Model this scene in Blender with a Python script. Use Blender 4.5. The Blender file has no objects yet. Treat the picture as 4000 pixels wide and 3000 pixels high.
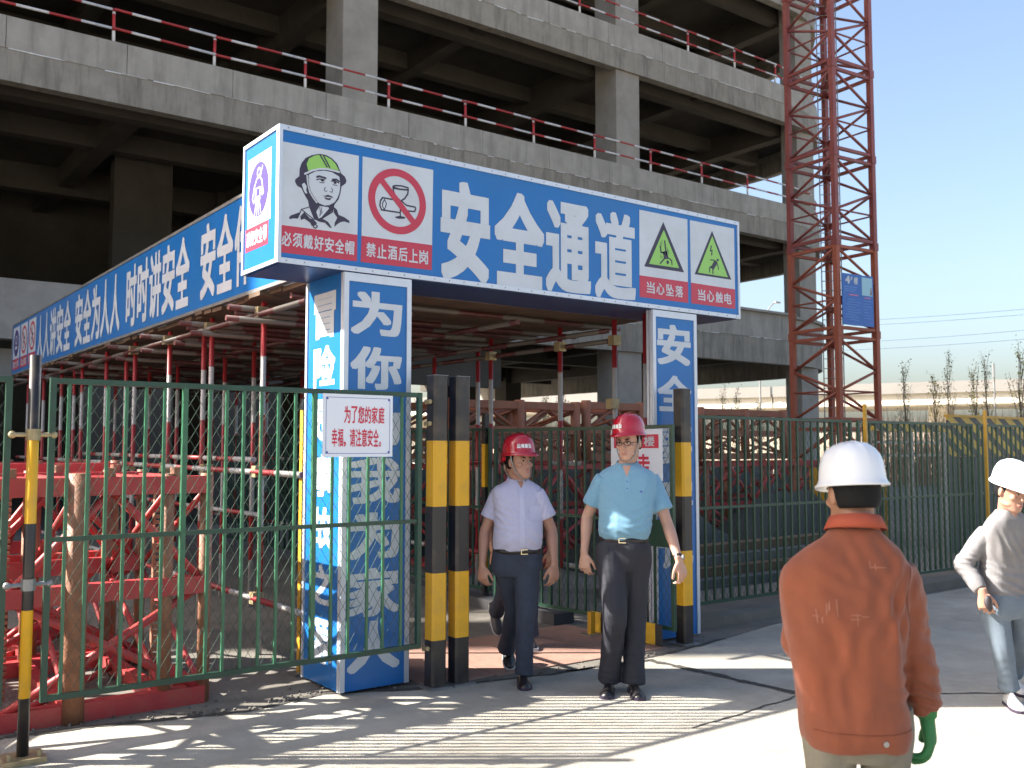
import bpy, bmesh, math, random
from mathutils import Vector, Matrix, noise
R = math.radians
random.seed(7)
scene = bpy.context.scene
COL = scene.collection

# ---------------------------------------------------------------- camera, sky, sun, exposure
# site axes: X runs along the gateway and fences (right and away), Y runs into the site
YAW = 53.3
FW = Vector((math.cos(R(YAW)), math.sin(R(YAW)), 0))
RT = Vector((math.sin(R(YAW)), -math.cos(R(YAW)), 0))
cam_d = bpy.data.cameras.new('camera'); cam = bpy.data.objects.new('camera', cam_d); COL.objects.link(cam)
cam.location = (0, 0, 1.6)
cam.rotation_euler = (R(90 + 3.936), 0, R(YAW - 90))
cam_d.sensor_width = 36; cam_d.lens = 36 * 2071 / 2212
cam_d.clip_start = .05; cam_d.clip_end = 3000
cam_d.dof.use_dof = True; cam_d.dof.focus_distance = 6.9; cam_d.dof.aperture_fstop = 4.0
scene.camera = cam

SUNV = Vector((1.2, -.88, -1.0))
world = bpy.data.worlds.new('World'); scene.world = world; world.use_nodes = True
wn = world.node_tree; wn.nodes.clear()
sky = wn.nodes.new('ShaderNodeTexSky'); sky.sky_type = 'NISHITA'; sky.sun_disc = False
sky.sun_elevation = math.atan2(1, math.hypot(1.2, .88)); sky.sun_rotation = math.atan2(-1.2, .88)
sky.altitude = 50; sky.air_density = 1.0; sky.dust_density = 4.0; sky.ozone_density = 1.0
bg = wn.nodes.new('ShaderNodeBackground'); bg.inputs[1].default_value = .08
wo = wn.nodes.new('ShaderNodeOutputWorld')
wn.links.new(sky.outputs[0], bg.inputs[0]); wn.links.new(bg.outputs[0], wo.inputs[0])
sd = bpy.data.lights.new('sun', 'SUN'); sd.energy = 5; sd.angle = R(.53); sd.color = (1, .95, .86)
sun = bpy.data.objects.new('sun', sd); COL.objects.link(sun)
sun.rotation_euler = SUNV.to_track_quat('-Z', 'Y').to_euler()
vs = scene.view_settings; vs.view_transform = 'Standard'; vs.look = 'None'; vs.exposure = 2.1; vs.gamma = 1
vs.use_curve_mapping = False

# ---------------------------------------------------------------- materials
MATS = {}
def mat(name, col, rough=.6, var=.0, scale=6., bump=0., bscale=60., metal=0., dirt=None, dscale=2., damt=.5,
        coat=0., spec=.5, streak=False, sheen=0.):
    if name in MATS: return MATS[name]
    m = bpy.data.materials.new(name); m.use_nodes = True; nt = m.node_tree; N = nt.nodes; L = nt.links
    b = N['Principled BSDF']
    b.inputs['Base Color'].default_value = (*col, 1); b.inputs['Roughness'].default_value = rough
    b.inputs['Metallic'].default_value = metal; b.inputs['Specular IOR Level'].default_value = spec
    b.inputs['Coat Weight'].default_value = coat
    if sheen: b.inputs['Sheen Weight'].default_value = sheen
    tc = N.new('ShaderNodeTexCoord')
    vec = tc.outputs['Object']
    if streak:
        geo = N.new('ShaderNodeNewGeometry'); mp = N.new('ShaderNodeMapping'); mp.inputs['Scale'].default_value = (1, 1, .12)
        L.new(geo.outputs['Position'], mp.inputs[0]); vecs = mp.outputs[0]; vec = geo.outputs['Position']
    src = None
    if var:
        n = N.new('ShaderNodeTexNoise'); n.inputs['Scale'].default_value = scale; n.inputs['Detail'].default_value = 6
        n.inputs['Roughness'].default_value = .65; L.new(vec, n.inputs['Vector'])
        mr = N.new('ShaderNodeMapRange'); mr.inputs[1].default_value = .25; mr.inputs[2].default_value = .75
        mr.inputs[3].default_value = 1 - var; mr.inputs[4].default_value = 1 + var; L.new(n.outputs[0], mr.inputs[0])
        mx = N.new('ShaderNodeVectorMath'); mx.operation = 'SCALE'; mx.inputs[0].default_value = col
        L.new(mr.outputs[0], mx.inputs['Scale']); src = mx.outputs[0]
    if dirt:
        n2 = N.new('ShaderNodeTexNoise'); n2.inputs['Scale'].default_value = dscale; n2.inputs['Detail'].default_value = 8
        n2.inputs['Roughness'].default_value = .7
        L.new(vecs if streak else vec, n2.inputs['Vector'])
        r2 = N.new('ShaderNodeMapRange'); r2.inputs[1].default_value = .45; r2.inputs[2].default_value = .7
        r2.inputs[3].default_value = 0; r2.inputs[4].default_value = damt; L.new(n2.outputs[0], r2.inputs[0])
        mm = N.new('ShaderNodeMix'); mm.data_type = 'RGBA'
        mm.inputs[6].default_value = (*col, 1)
        if src: L.new(src, mm.inputs[6])
        mm.inputs[7].default_value = (*dirt, 1); L.new(r2.outputs[0], mm.inputs[0]); src = mm.outputs[2]
    if src: L.new(src, b.inputs['Base Color'])
    if bump:
        nb = N.new('ShaderNodeTexNoise'); nb.inputs['Scale'].default_value = bscale; nb.inputs['Detail'].default_value = 4
        L.new(vec, nb.inputs['Vector'])
        bp = N.new('ShaderNodeBump'); bp.inputs['Strength'].default_value = bump; bp.inputs['Distance'].default_value = .01
        L.new(nb.outputs[0], bp.inputs['Height']); L.new(bp.outputs[0], b.inputs['Normal'])
    MATS[name] = m; return m

def stripe_mat(name, ca, cb, length, offset=0., diag=0., rough=.45, dirt=(.12, .09, .07), damt=.35, axis=2):
    """ca where fract((t-offset)/(2 length)) < .5, t = position along the object's own z"""
    m = bpy.data.materials.new(name); m.use_nodes = True; nt = m.node_tree; N = nt.nodes; L = nt.links
    b = N['Principled BSDF']; b.inputs['Roughness'].default_value = rough
    tc = N.new('ShaderNodeTexCoord'); sp = N.new('ShaderNodeSeparateXYZ'); L.new(tc.outputs['Object'], sp.inputs[0])
    t = sp.outputs[axis]
    if diag:
        a = N.new('ShaderNodeMath'); a.operation = 'MULTIPLY_ADD'; a.inputs[1].default_value = diag
        L.new(sp.outputs[0], a.inputs[0]); L.new(t, a.inputs[2]); t = a.outputs[0]
    s = N.new('ShaderNodeMath'); s.operation = 'SUBTRACT'; s.inputs[1].default_value = offset; L.new(t, s.inputs[0])
    d = N.new('ShaderNodeMath'); d.operation = 'DIVIDE'; d.inputs[1].default_value = 2 * length; L.new(s.outputs[0], d.inputs[0])
    f = N.new('ShaderNodeMath'); f.operation = 'FRACT'; L.new(d.outputs[0], f.inputs[0])
    g = N.new('ShaderNodeMath'); g.operation = 'LESS_THAN'; g.inputs[1].default_value = .5; L.new(f.outputs[0], g.inputs[0])
    mm = N.new('ShaderNodeMix'); mm.data_type = 'RGBA'; mm.inputs[6].default_value = (*cb, 1); mm.inputs[7].default_value = (*ca, 1)
    L.new(g.outputs[0], mm.inputs[0])
    n2 = N.new('ShaderNodeTexNoise'); n2.inputs['Scale'].default_value = 9; n2.inputs['Detail'].default_value = 8
    L.new(tc.outputs['Object'], n2.inputs['Vector'])
    r2 = N.new('ShaderNodeMapRange'); r2.inputs[1].default_value = .48; r2.inputs[2].default_value = .72
    r2.inputs[3].default_value = 0; r2.inputs[4].default_value = damt; L.new(n2.outputs[0], r2.inputs[0])
    m2 = N.new('ShaderNodeMix'); m2.data_type = 'RGBA'; L.new(mm.outputs[2], m2.inputs[6]); m2.inputs[7].default_value = (*dirt, 1)
    L.new(r2.outputs[0], m2.inputs[0]); L.new(m2.outputs[2], b.inputs['Base Color'])
    MATS[name] = m; return m

M_conc = mat('concrete', (.285, .265, .235), .85, .16, 1.4, .5, 25, dirt=(.16, .148, .13), dscale=.9, damt=.55)
M_conc_band = mat('concrete_streaked', (.325, .305, .27), .85, .16, 2.2, .5, 22, dirt=(.14, .13, .112), dscale=3.4, damt=.6, streak=True)
M_conc_band_low = mat('concrete_stained', (.26, .24, .205), .88, .18, 2.6, .6, 22, dirt=(.10, .09, .075), dscale=4.8, damt=.75, streak=True)
M_conc_shade = mat('concrete_shaded', (.065, .057, .046), .9, .25, .9, .3, 20, dirt=(.04, .034, .026), dscale=.6, damt=.6)  # same concrete darkened, interior shade put into the colour
M_lime = mat('lime_line', (.62, .63, .64), .8, .2, 4)
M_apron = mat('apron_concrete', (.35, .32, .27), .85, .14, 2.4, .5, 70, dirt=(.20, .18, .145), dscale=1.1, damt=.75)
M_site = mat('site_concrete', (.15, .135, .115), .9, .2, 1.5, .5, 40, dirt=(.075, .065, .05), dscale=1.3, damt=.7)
M_earth = mat('earth', (.30, .26, .20), .95, .25, .2, .5, 5, dirt=(.15, .14, .08), dscale=.05, damt=.7)
M_crack = mat('crack_dirt', (.05, .045, .04), .95, .3, 9)
M_blue = mat('blue_print', (.006, .125, .40), .32, .07, 2, .06, 25, dirt=(.03, .13, .30), dscale=1.6, damt=.35)
M_white = mat('white_print', (.50, .54, .60), .35, .04, 3, dirt=(.38, .40, .42), dscale=2.4, damt=.5)
M_red = mat('red_print', (.44, .03, .06), .35, .05, 5)
M_black = mat('black_print', (.03, .02, .045), .4)
M_green = mat('green_print', (.25, .50, .10), .35)
M_purple = mat('purple_print', (.05, .03, .16), .4)
M_alu = mat('aluminium_trim', (.55, .58, .64), .38, .06, 12, metal=.35)
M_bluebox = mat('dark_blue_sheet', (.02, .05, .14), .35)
M_gateg = mat('green_paint', (.014, .055, .034), .38, .25, 8, .1, 80, dirt=(.014, .03, .02), dscale=14, damt=.5)  # gate green darkened to the tone of the shaded fences
M_gateg_lit = mat('green_paint_sunlit', (.033, .125, .068), .3, .2, 8, dirt=(.02,.06,.03), dscale=14, damt=.4)  # lighter copy of the gate green, sunlight on the bars painted in
M_gatew = mat('green_wire', (.018, .055, .034), .45)
M_mred = mat('red_steel', (.42, .035, .04), .5, .2, 5, .15, 60, dirt=(.22, .10, .06), dscale=5, damt=.6)
M_rust = mat('rusty_steel', (.25, .115, .065), .65, .3, 9, .3, 60, dirt=(.16, .06, .035), dscale=7, damt=.7)
M_orange = mat('orange_rust_steel', (.24, .085, .04), .6, .25, 4, .2, 60, dirt=(.28, .05, .04), dscale=2, damt=.7)
M_tower = mat('tower_red_paint', (.22, .055, .05), .5, .2, 1.2, .1, 40, dirt=(.30, .11, .06), dscale=1.1, damt=.7)
M_wood = mat('brown_plank', (.11, .065, .036), .8, .3, 3, .3, 30, dirt=(.05, .032, .02), dscale=4, damt=.7)
M_yel = mat('yellow_paint', (.50, .27, .02), .45, .08, 6, dirt=(.3, .18, .05), dscale=8, damt=.4)
M_dsheet = mat('dark_grey_sheet', (.07,.075,.08), .6, .25, 3, dirt=(.12,.10,.08), dscale=2, damt=.6)
M_steel = mat('grey_steel', (.25, .25, .25), .45, .2, 8, metal=.6)
M_brass = mat('coupler_steel', (.35, .28, .16), .5, .3, 20, metal=.5)
M_cap = mat('post_end_grey', (.42, .40, .37), .6, .15, 20)
M_plate = mat('red_brown_plate', (.30, .17, .13), .75, .2, 4, .3, 60, dirt=(.18, .12, .09), dscale=6, damt=.6)
M_leaf = mat('poplar_leaf', (.22, .24, .10), .7, .4, 2)
M_leafy = mat('yellow_leaf', (.38, .33, .06), .7, .3, 2)
M_twig = mat('bare_twig', (.20, .15, .11), .9, .3, 2)
M_deck = mat('bridge_concrete', (.60, .56, .49), .85, .1, .3)
S_pole = stripe_mat('red_white_tube', (.42, .40, .38), (.33, .02, .025), .47, 0)
S_pole_shade = stripe_mat('red_white_tube_shaded', (.11, .095, .08), (.075, .014, .013), .47, .1)  # tube paint darkened, shade under the plank roof is in the colour
S_rail = stripe_mat('red_white_rail', (.33, .02, .022), (.58, .58, .60), .60, -.25)
S_haz = stripe_mat('yellow_black_post', (.68, .36, .010), (.02, .018, .02), .447, .322, rough=.35, damt=.22, dirt=(.20,.15,.09))
S_diag = stripe_mat('yellow_black_diagonal', (.50, .32, .03), (.03, .03, .035), .13, 0, diag=.55)
S_kick = stripe_mat('yellow_black_kick', (.70, .42, .03), (.03, .03, .03), .11, 0)

# ---------------------------------------------------------------- mesh helpers
class MB:
    def __init__(s): s.v = []; s.f = []
    def add(s, v, f):
        k = len(s.v); s.v += [tuple(p) for p in v]; s.f += [tuple(i + k for i in q) for q in f]; return s
    def box(s, x0, x1, y0, y1, z0, z1):
        return s.add([(x0,y0,z0),(x1,y0,z0),(x1,y1,z0),(x0,y1,z0),(x0,y0,z1),(x1,y0,z1),(x1,y1,z1),(x0,y1,z1)],
                     [(0,3,2,1),(4,5,6,7),(0,1,5,4),(1,2,6,5),(2,3,7,6),(3,0,4,7)])
    def beam(s, p, q, w, h=None, up=(0,0,1)):
        p = Vector(p); q = Vector(q); h = h or w; d = (q - p).normalized(); up = Vector(up)
        if abs(d.dot(up)) > .98: up = Vector((0, 1, 0))
        a = d.cross(up).normalized() * w / 2; b = a.cross(d).normalized() * h / 2
        v = [p-a-b, p+a-b, p+a+b, p-a+b, q-a-b, q+a-b, q+a+b, q-a+b]
        return s.add(v, [(0,1,2,3),(7,6,5,4),(0,4,5,1),(1,5,6,2),(2,6,7,3),(3,7,4,0)])
    def tube(s, p, q, r, n=8, r2=None):
        p = Vector(p); q = Vector(q); d = (q - p).normalized(); r2 = r if r2 is None else r2
        up = Vector((0, 0, 1)) if abs(d.z) < .95 else Vector((1, 0, 0))
        a = d.cross(up).normalized(); b = d.cross(a)
        v = [p + (a*math.cos(t)+b*math.sin(t))*r for t in [2*math.pi*i/n for i in range(n)]]
        v += [q + (a*math.cos(t)+b*math.sin(t))*r2 for t in [2*math.pi*i/n for i in range(n)]]
        f = [(i, (i+1) % n, n+(i+1) % n, n+i) for i in range(n)] + [tuple(range(n))[::-1], tuple(range(n, 2*n))]
        return s.add(v, f)
    def prism(s, pts, z0, z1):
        n = len(pts)
        return s.add([(x, y, z0) for x, y in pts] + [(x, y, z1) for x, y in pts],
                     [tuple(range(n))[::-1], tuple(range(n, 2*n))] + [(i, (i+1) % n, n+(i+1) % n, n+i) for i in range(n)])
    def ball(s, c, r, n=10, m=6, rot=None):
        r = (r, r, r) if isinstance(r, (int, float)) else r
        v = []; f = []
        for j in range(1, m):
            a = math.pi*j/m
            for i in range(n):
                t = 2*math.pi*i/n; v.append(Vector((r[0]*math.sin(a)*math.cos(t), r[1]*math.sin(a)*math.sin(t), r[2]*math.cos(a))))
        v += [Vector((0,0,r[2])), Vector((0,0,-r[2]))]; T = len(v)-2; B = T+1
        for j in range(m-2):
            for i in range(n): f.append((j*n+i, (j+1)*n+i, (j+1)*n+(i+1) % n, j*n+(i+1) % n))
        for i in range(n): f += [(T, i, (i+1) % n), (B, (m-2)*n+(i+1) % n, (m-2)*n+i)]
        if rot: v = [rot @ p for p in v]
        return s.add([p + Vector(c) for p in v], f)
    def build(s, name, m, parent=None, smooth=False, mw=None):
        me = bpy.data.meshes.new(name); me.from_pydata(s.v, [], s.f); me.update()
        o = bpy.data.objects.new(name, me); COL.objects.link(o)
        if m: me.materials.append(m)
        if smooth: me.polygons.foreach_set('use_smooth', [True]*len(me.polygons))
        if mw is not None: o.matrix_world = mw
        if parent: o.parent = parent
        return o

def tag(o, label=None, cat=None, group=None, kind=None):
    if label: o['label'] = label
    if cat: o['category'] = cat
    if group: o['group'] = group
    if kind: o['kind'] = kind
    return o
def empty(name, loc=(0,0,0), rz=0, parent=None):
    o = bpy.data.objects.new(name, None); COL.objects.link(o); o.location = loc; o.rotation_euler = (0,0,rz)
    o.empty_display_size = .1
    if parent: o.parent = parent
    return o
def kids(o): return [c for c in o.children]
def copy_tree(o, parent=None):
    c = o.copy(); COL.objects.link(c)
    if parent: c.parent = parent
    for ch in kids(o): copy_tree(ch, c)
    return c
TUBES = {}
def tube_obj(name, p, q, r, m, parent=None, n=10, square=0, off=None):
    """a bar whose own z axis runs along it (mesh data shared between alike pieces)"""
    p = Vector(p); q = Vector(q); d = q - p; L = d.length
    key = (round(L, 3), r, m.name, n, square)
    me = TUBES.get(key)
    if me is None:
        b = MB()
        if square: b.box(-r, r, -square, square, 0, L)
        else: b.tube((0,0,0), (0,0,L), r, n)
        me = bpy.data.meshes.new(name); me.from_pydata(b.v, [], b.f); me.materials.append(m)
        if not square: me.polygons.foreach_set('use_smooth', [len(pp.vertices) == 4 for pp in me.polygons])
        TUBES[key] = me
    o = bpy.data.objects.new(name, me); COL.objects.link(o)
    if parent: o.parent = parent
    z = d.normalized(); x = Vector((0,0,1)) if abs(z.z) < .9 else Vector((0,1,0))
    y = z.cross(x).normalized(); x = y.cross(z)
    o.matrix_local = Matrix.Translation(p) @ Matrix((x, y, z)).transposed().to_4x4()
    return o

# ---- lettering: glyph outlines filled flat, each fitted to a cell of its panel
GL = {}
def glyph(ch, bold=0.):
    if (ch, bold) in GL: return GL[(ch, bold)]
    c = bpy.data.curves.new('glyph', 'FONT'); c.body = ch; c.size = 1; c.offset = bold; c.resolution_u = 3
    o = bpy.data.objects.new('glyph', c); COL.objects.link(o)
    dg = bpy.context.evaluated_depsgraph_get(); me = bpy.data.meshes.new_from_object(o.evaluated_get(dg))
    v = [(p.co.x, p.co.y) for p in me.vertices]; f = [tuple(p.vertices) for p in me.polygons]
    bpy.data.objects.remove(o); bpy.data.curves.remove(c); bpy.data.meshes.remove(me)
    xs = [p[0] for p in v]; ys = [p[1] for p in v]
    GL[(ch, bold)] = (v, f, min(xs), max(xs), min(ys), max(ys)); return GL[(ch, bold)]
def put_char(mb, ch, x0, x1, y0, y1, z=.002, bold=.02, fit=True):
    """heavy face: the outline glyph laid down a few times, each copy shifted by the extra stroke width"""
    v, f, a, b, c, d = glyph(ch, 0.)
    dx, dy = bold*1.15, bold
    q_ = (-1,-.5,0,.5,1) if bold > .024 else (-1,0,1)
    sh = [(0,0)] + [(dx*a_, dy*b_) for a_ in q_ for b_ in q_ if max(abs(a_),abs(b_)) == 1]
    for k, (ox, oy) in enumerate(sh):
        mb.add([(x0+(p[0]+ox-a+dx)/(b-a+2*dx)*(x1-x0), y0+(p[1]+oy-c+dy)/(d-c+2*dy)*(y1-y0), z+k*.00004) for p in v], f)
def put_line(mb, s, x0, x1, y0, y1, z=.002, bold=.02, gap=.12):
    w = (x1-x0)/len(s)
    for i, ch in enumerate(s):
        if ch == ' ': continue
        g = w*gap/2
        if ch in '一二': h = (y1-y0); put_char(mb, ch, x0+i*w+g, x0+(i+1)*w-g, y0+h*.2, y0+h*.8, z, bold)
        elif ch in ',。,、': put_char(mb, ch, x0+i*w+g, x0+i*w+w*.4, y0, y0+(y1-y0)*.28, z, bold)
        else: put_char(mb, ch, x0+i*w+g, x0+(i+1)*w-g, y0, y1, z, bold)
def panel_matrix(o, u, n):
    u = Vector(u); n = Vector(n); v = n.cross(u)
    return Matrix.Translation(o) @ Matrix((u, v, n)).transposed().to_4x4()
def poly(mb, pts, z):
    a = sum(pts[i][0]*pts[(i+1) % len(pts)][1]-pts[(i+1) % len(pts)][0]*pts[i][1] for i in range(len(pts)))
    pts = pts if a > 0 else pts[::-1]
    mb.add([(x, y, z) for x, y in pts], [tuple(range(len(pts)))])
def stroke(mb, pts, w, z):
    P = [Vector(p) for p in pts]; n = len(P)
    closed = (P[0]-P[-1]).length < 1e-6
    L = []; Rr = []
    for i in range(n):
        a = P[i]-P[i-1] if i else (P[-1]-P[-2] if closed else P[1]-P[0])
        b = P[i+1]-P[i] if i < n-1 else (P[1]-P[0] if closed else P[-1]-P[-2])
        t = (a.normalized()+b.normalized())
        t = t.normalized() if t.length > 1e-4 else b.normalized()
        k = max(.5, t.dot(b.normalized())); nn = Vector((-t.y, t.x))*w/2/k
        L.append(P[i]+nn); Rr.append(P[i]-nn)
    mb.add([(p.x, p.y, z) for p in L+Rr], [(n+i, n+i+1, i+1, i) for i in range(n-1)])
def ring(mb, c, r0, r1, z, n=48, sx=1.):
    mb.add([(c[0]+sx*r*math.cos(2*math.pi*i/n), c[1]+r*math.sin(2*math.pi*i/n), z) for r in (r0, r1) for i in range(n)],
           [(n+i, n+(i+1) % n, (i+1) % n, i) for i in range(n)])
def disc(mb, c, r, z, n=32, sx=1.): poly(mb, [(c[0]+sx*r*math.cos(2*math.pi*i/n), c[1]+r*math.sin(2*math.pi*i/n)) for i in range(n)], z)
PM = {'white': M_white, 'red': M_red, 'black': M_black, 'green': M_green, 'purple': M_purple, 'blue': M_blue}
class Print:
    """flat print in several colours on one panel, every layer a hair above the one below"""
    def __init__(s): s.d = {}
    def __getitem__(s, c): return s.d.setdefault(c, MB())
    def build(s, name, parent, mw):
        b = MB(); idx = []; cs = list(s.d)
        for k, c in enumerate(cs):
            b.add(s.d[c].v, s.d[c].f); idx += [k]*len(s.d[c].f)
        o = b.build(name, None, parent)
        for c in cs: o.data.materials.append(PM[c])
        o.data.polygons.foreach_set('material_index', idx)
        o.matrix_local = mw; return o
LZ = .0012
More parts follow.
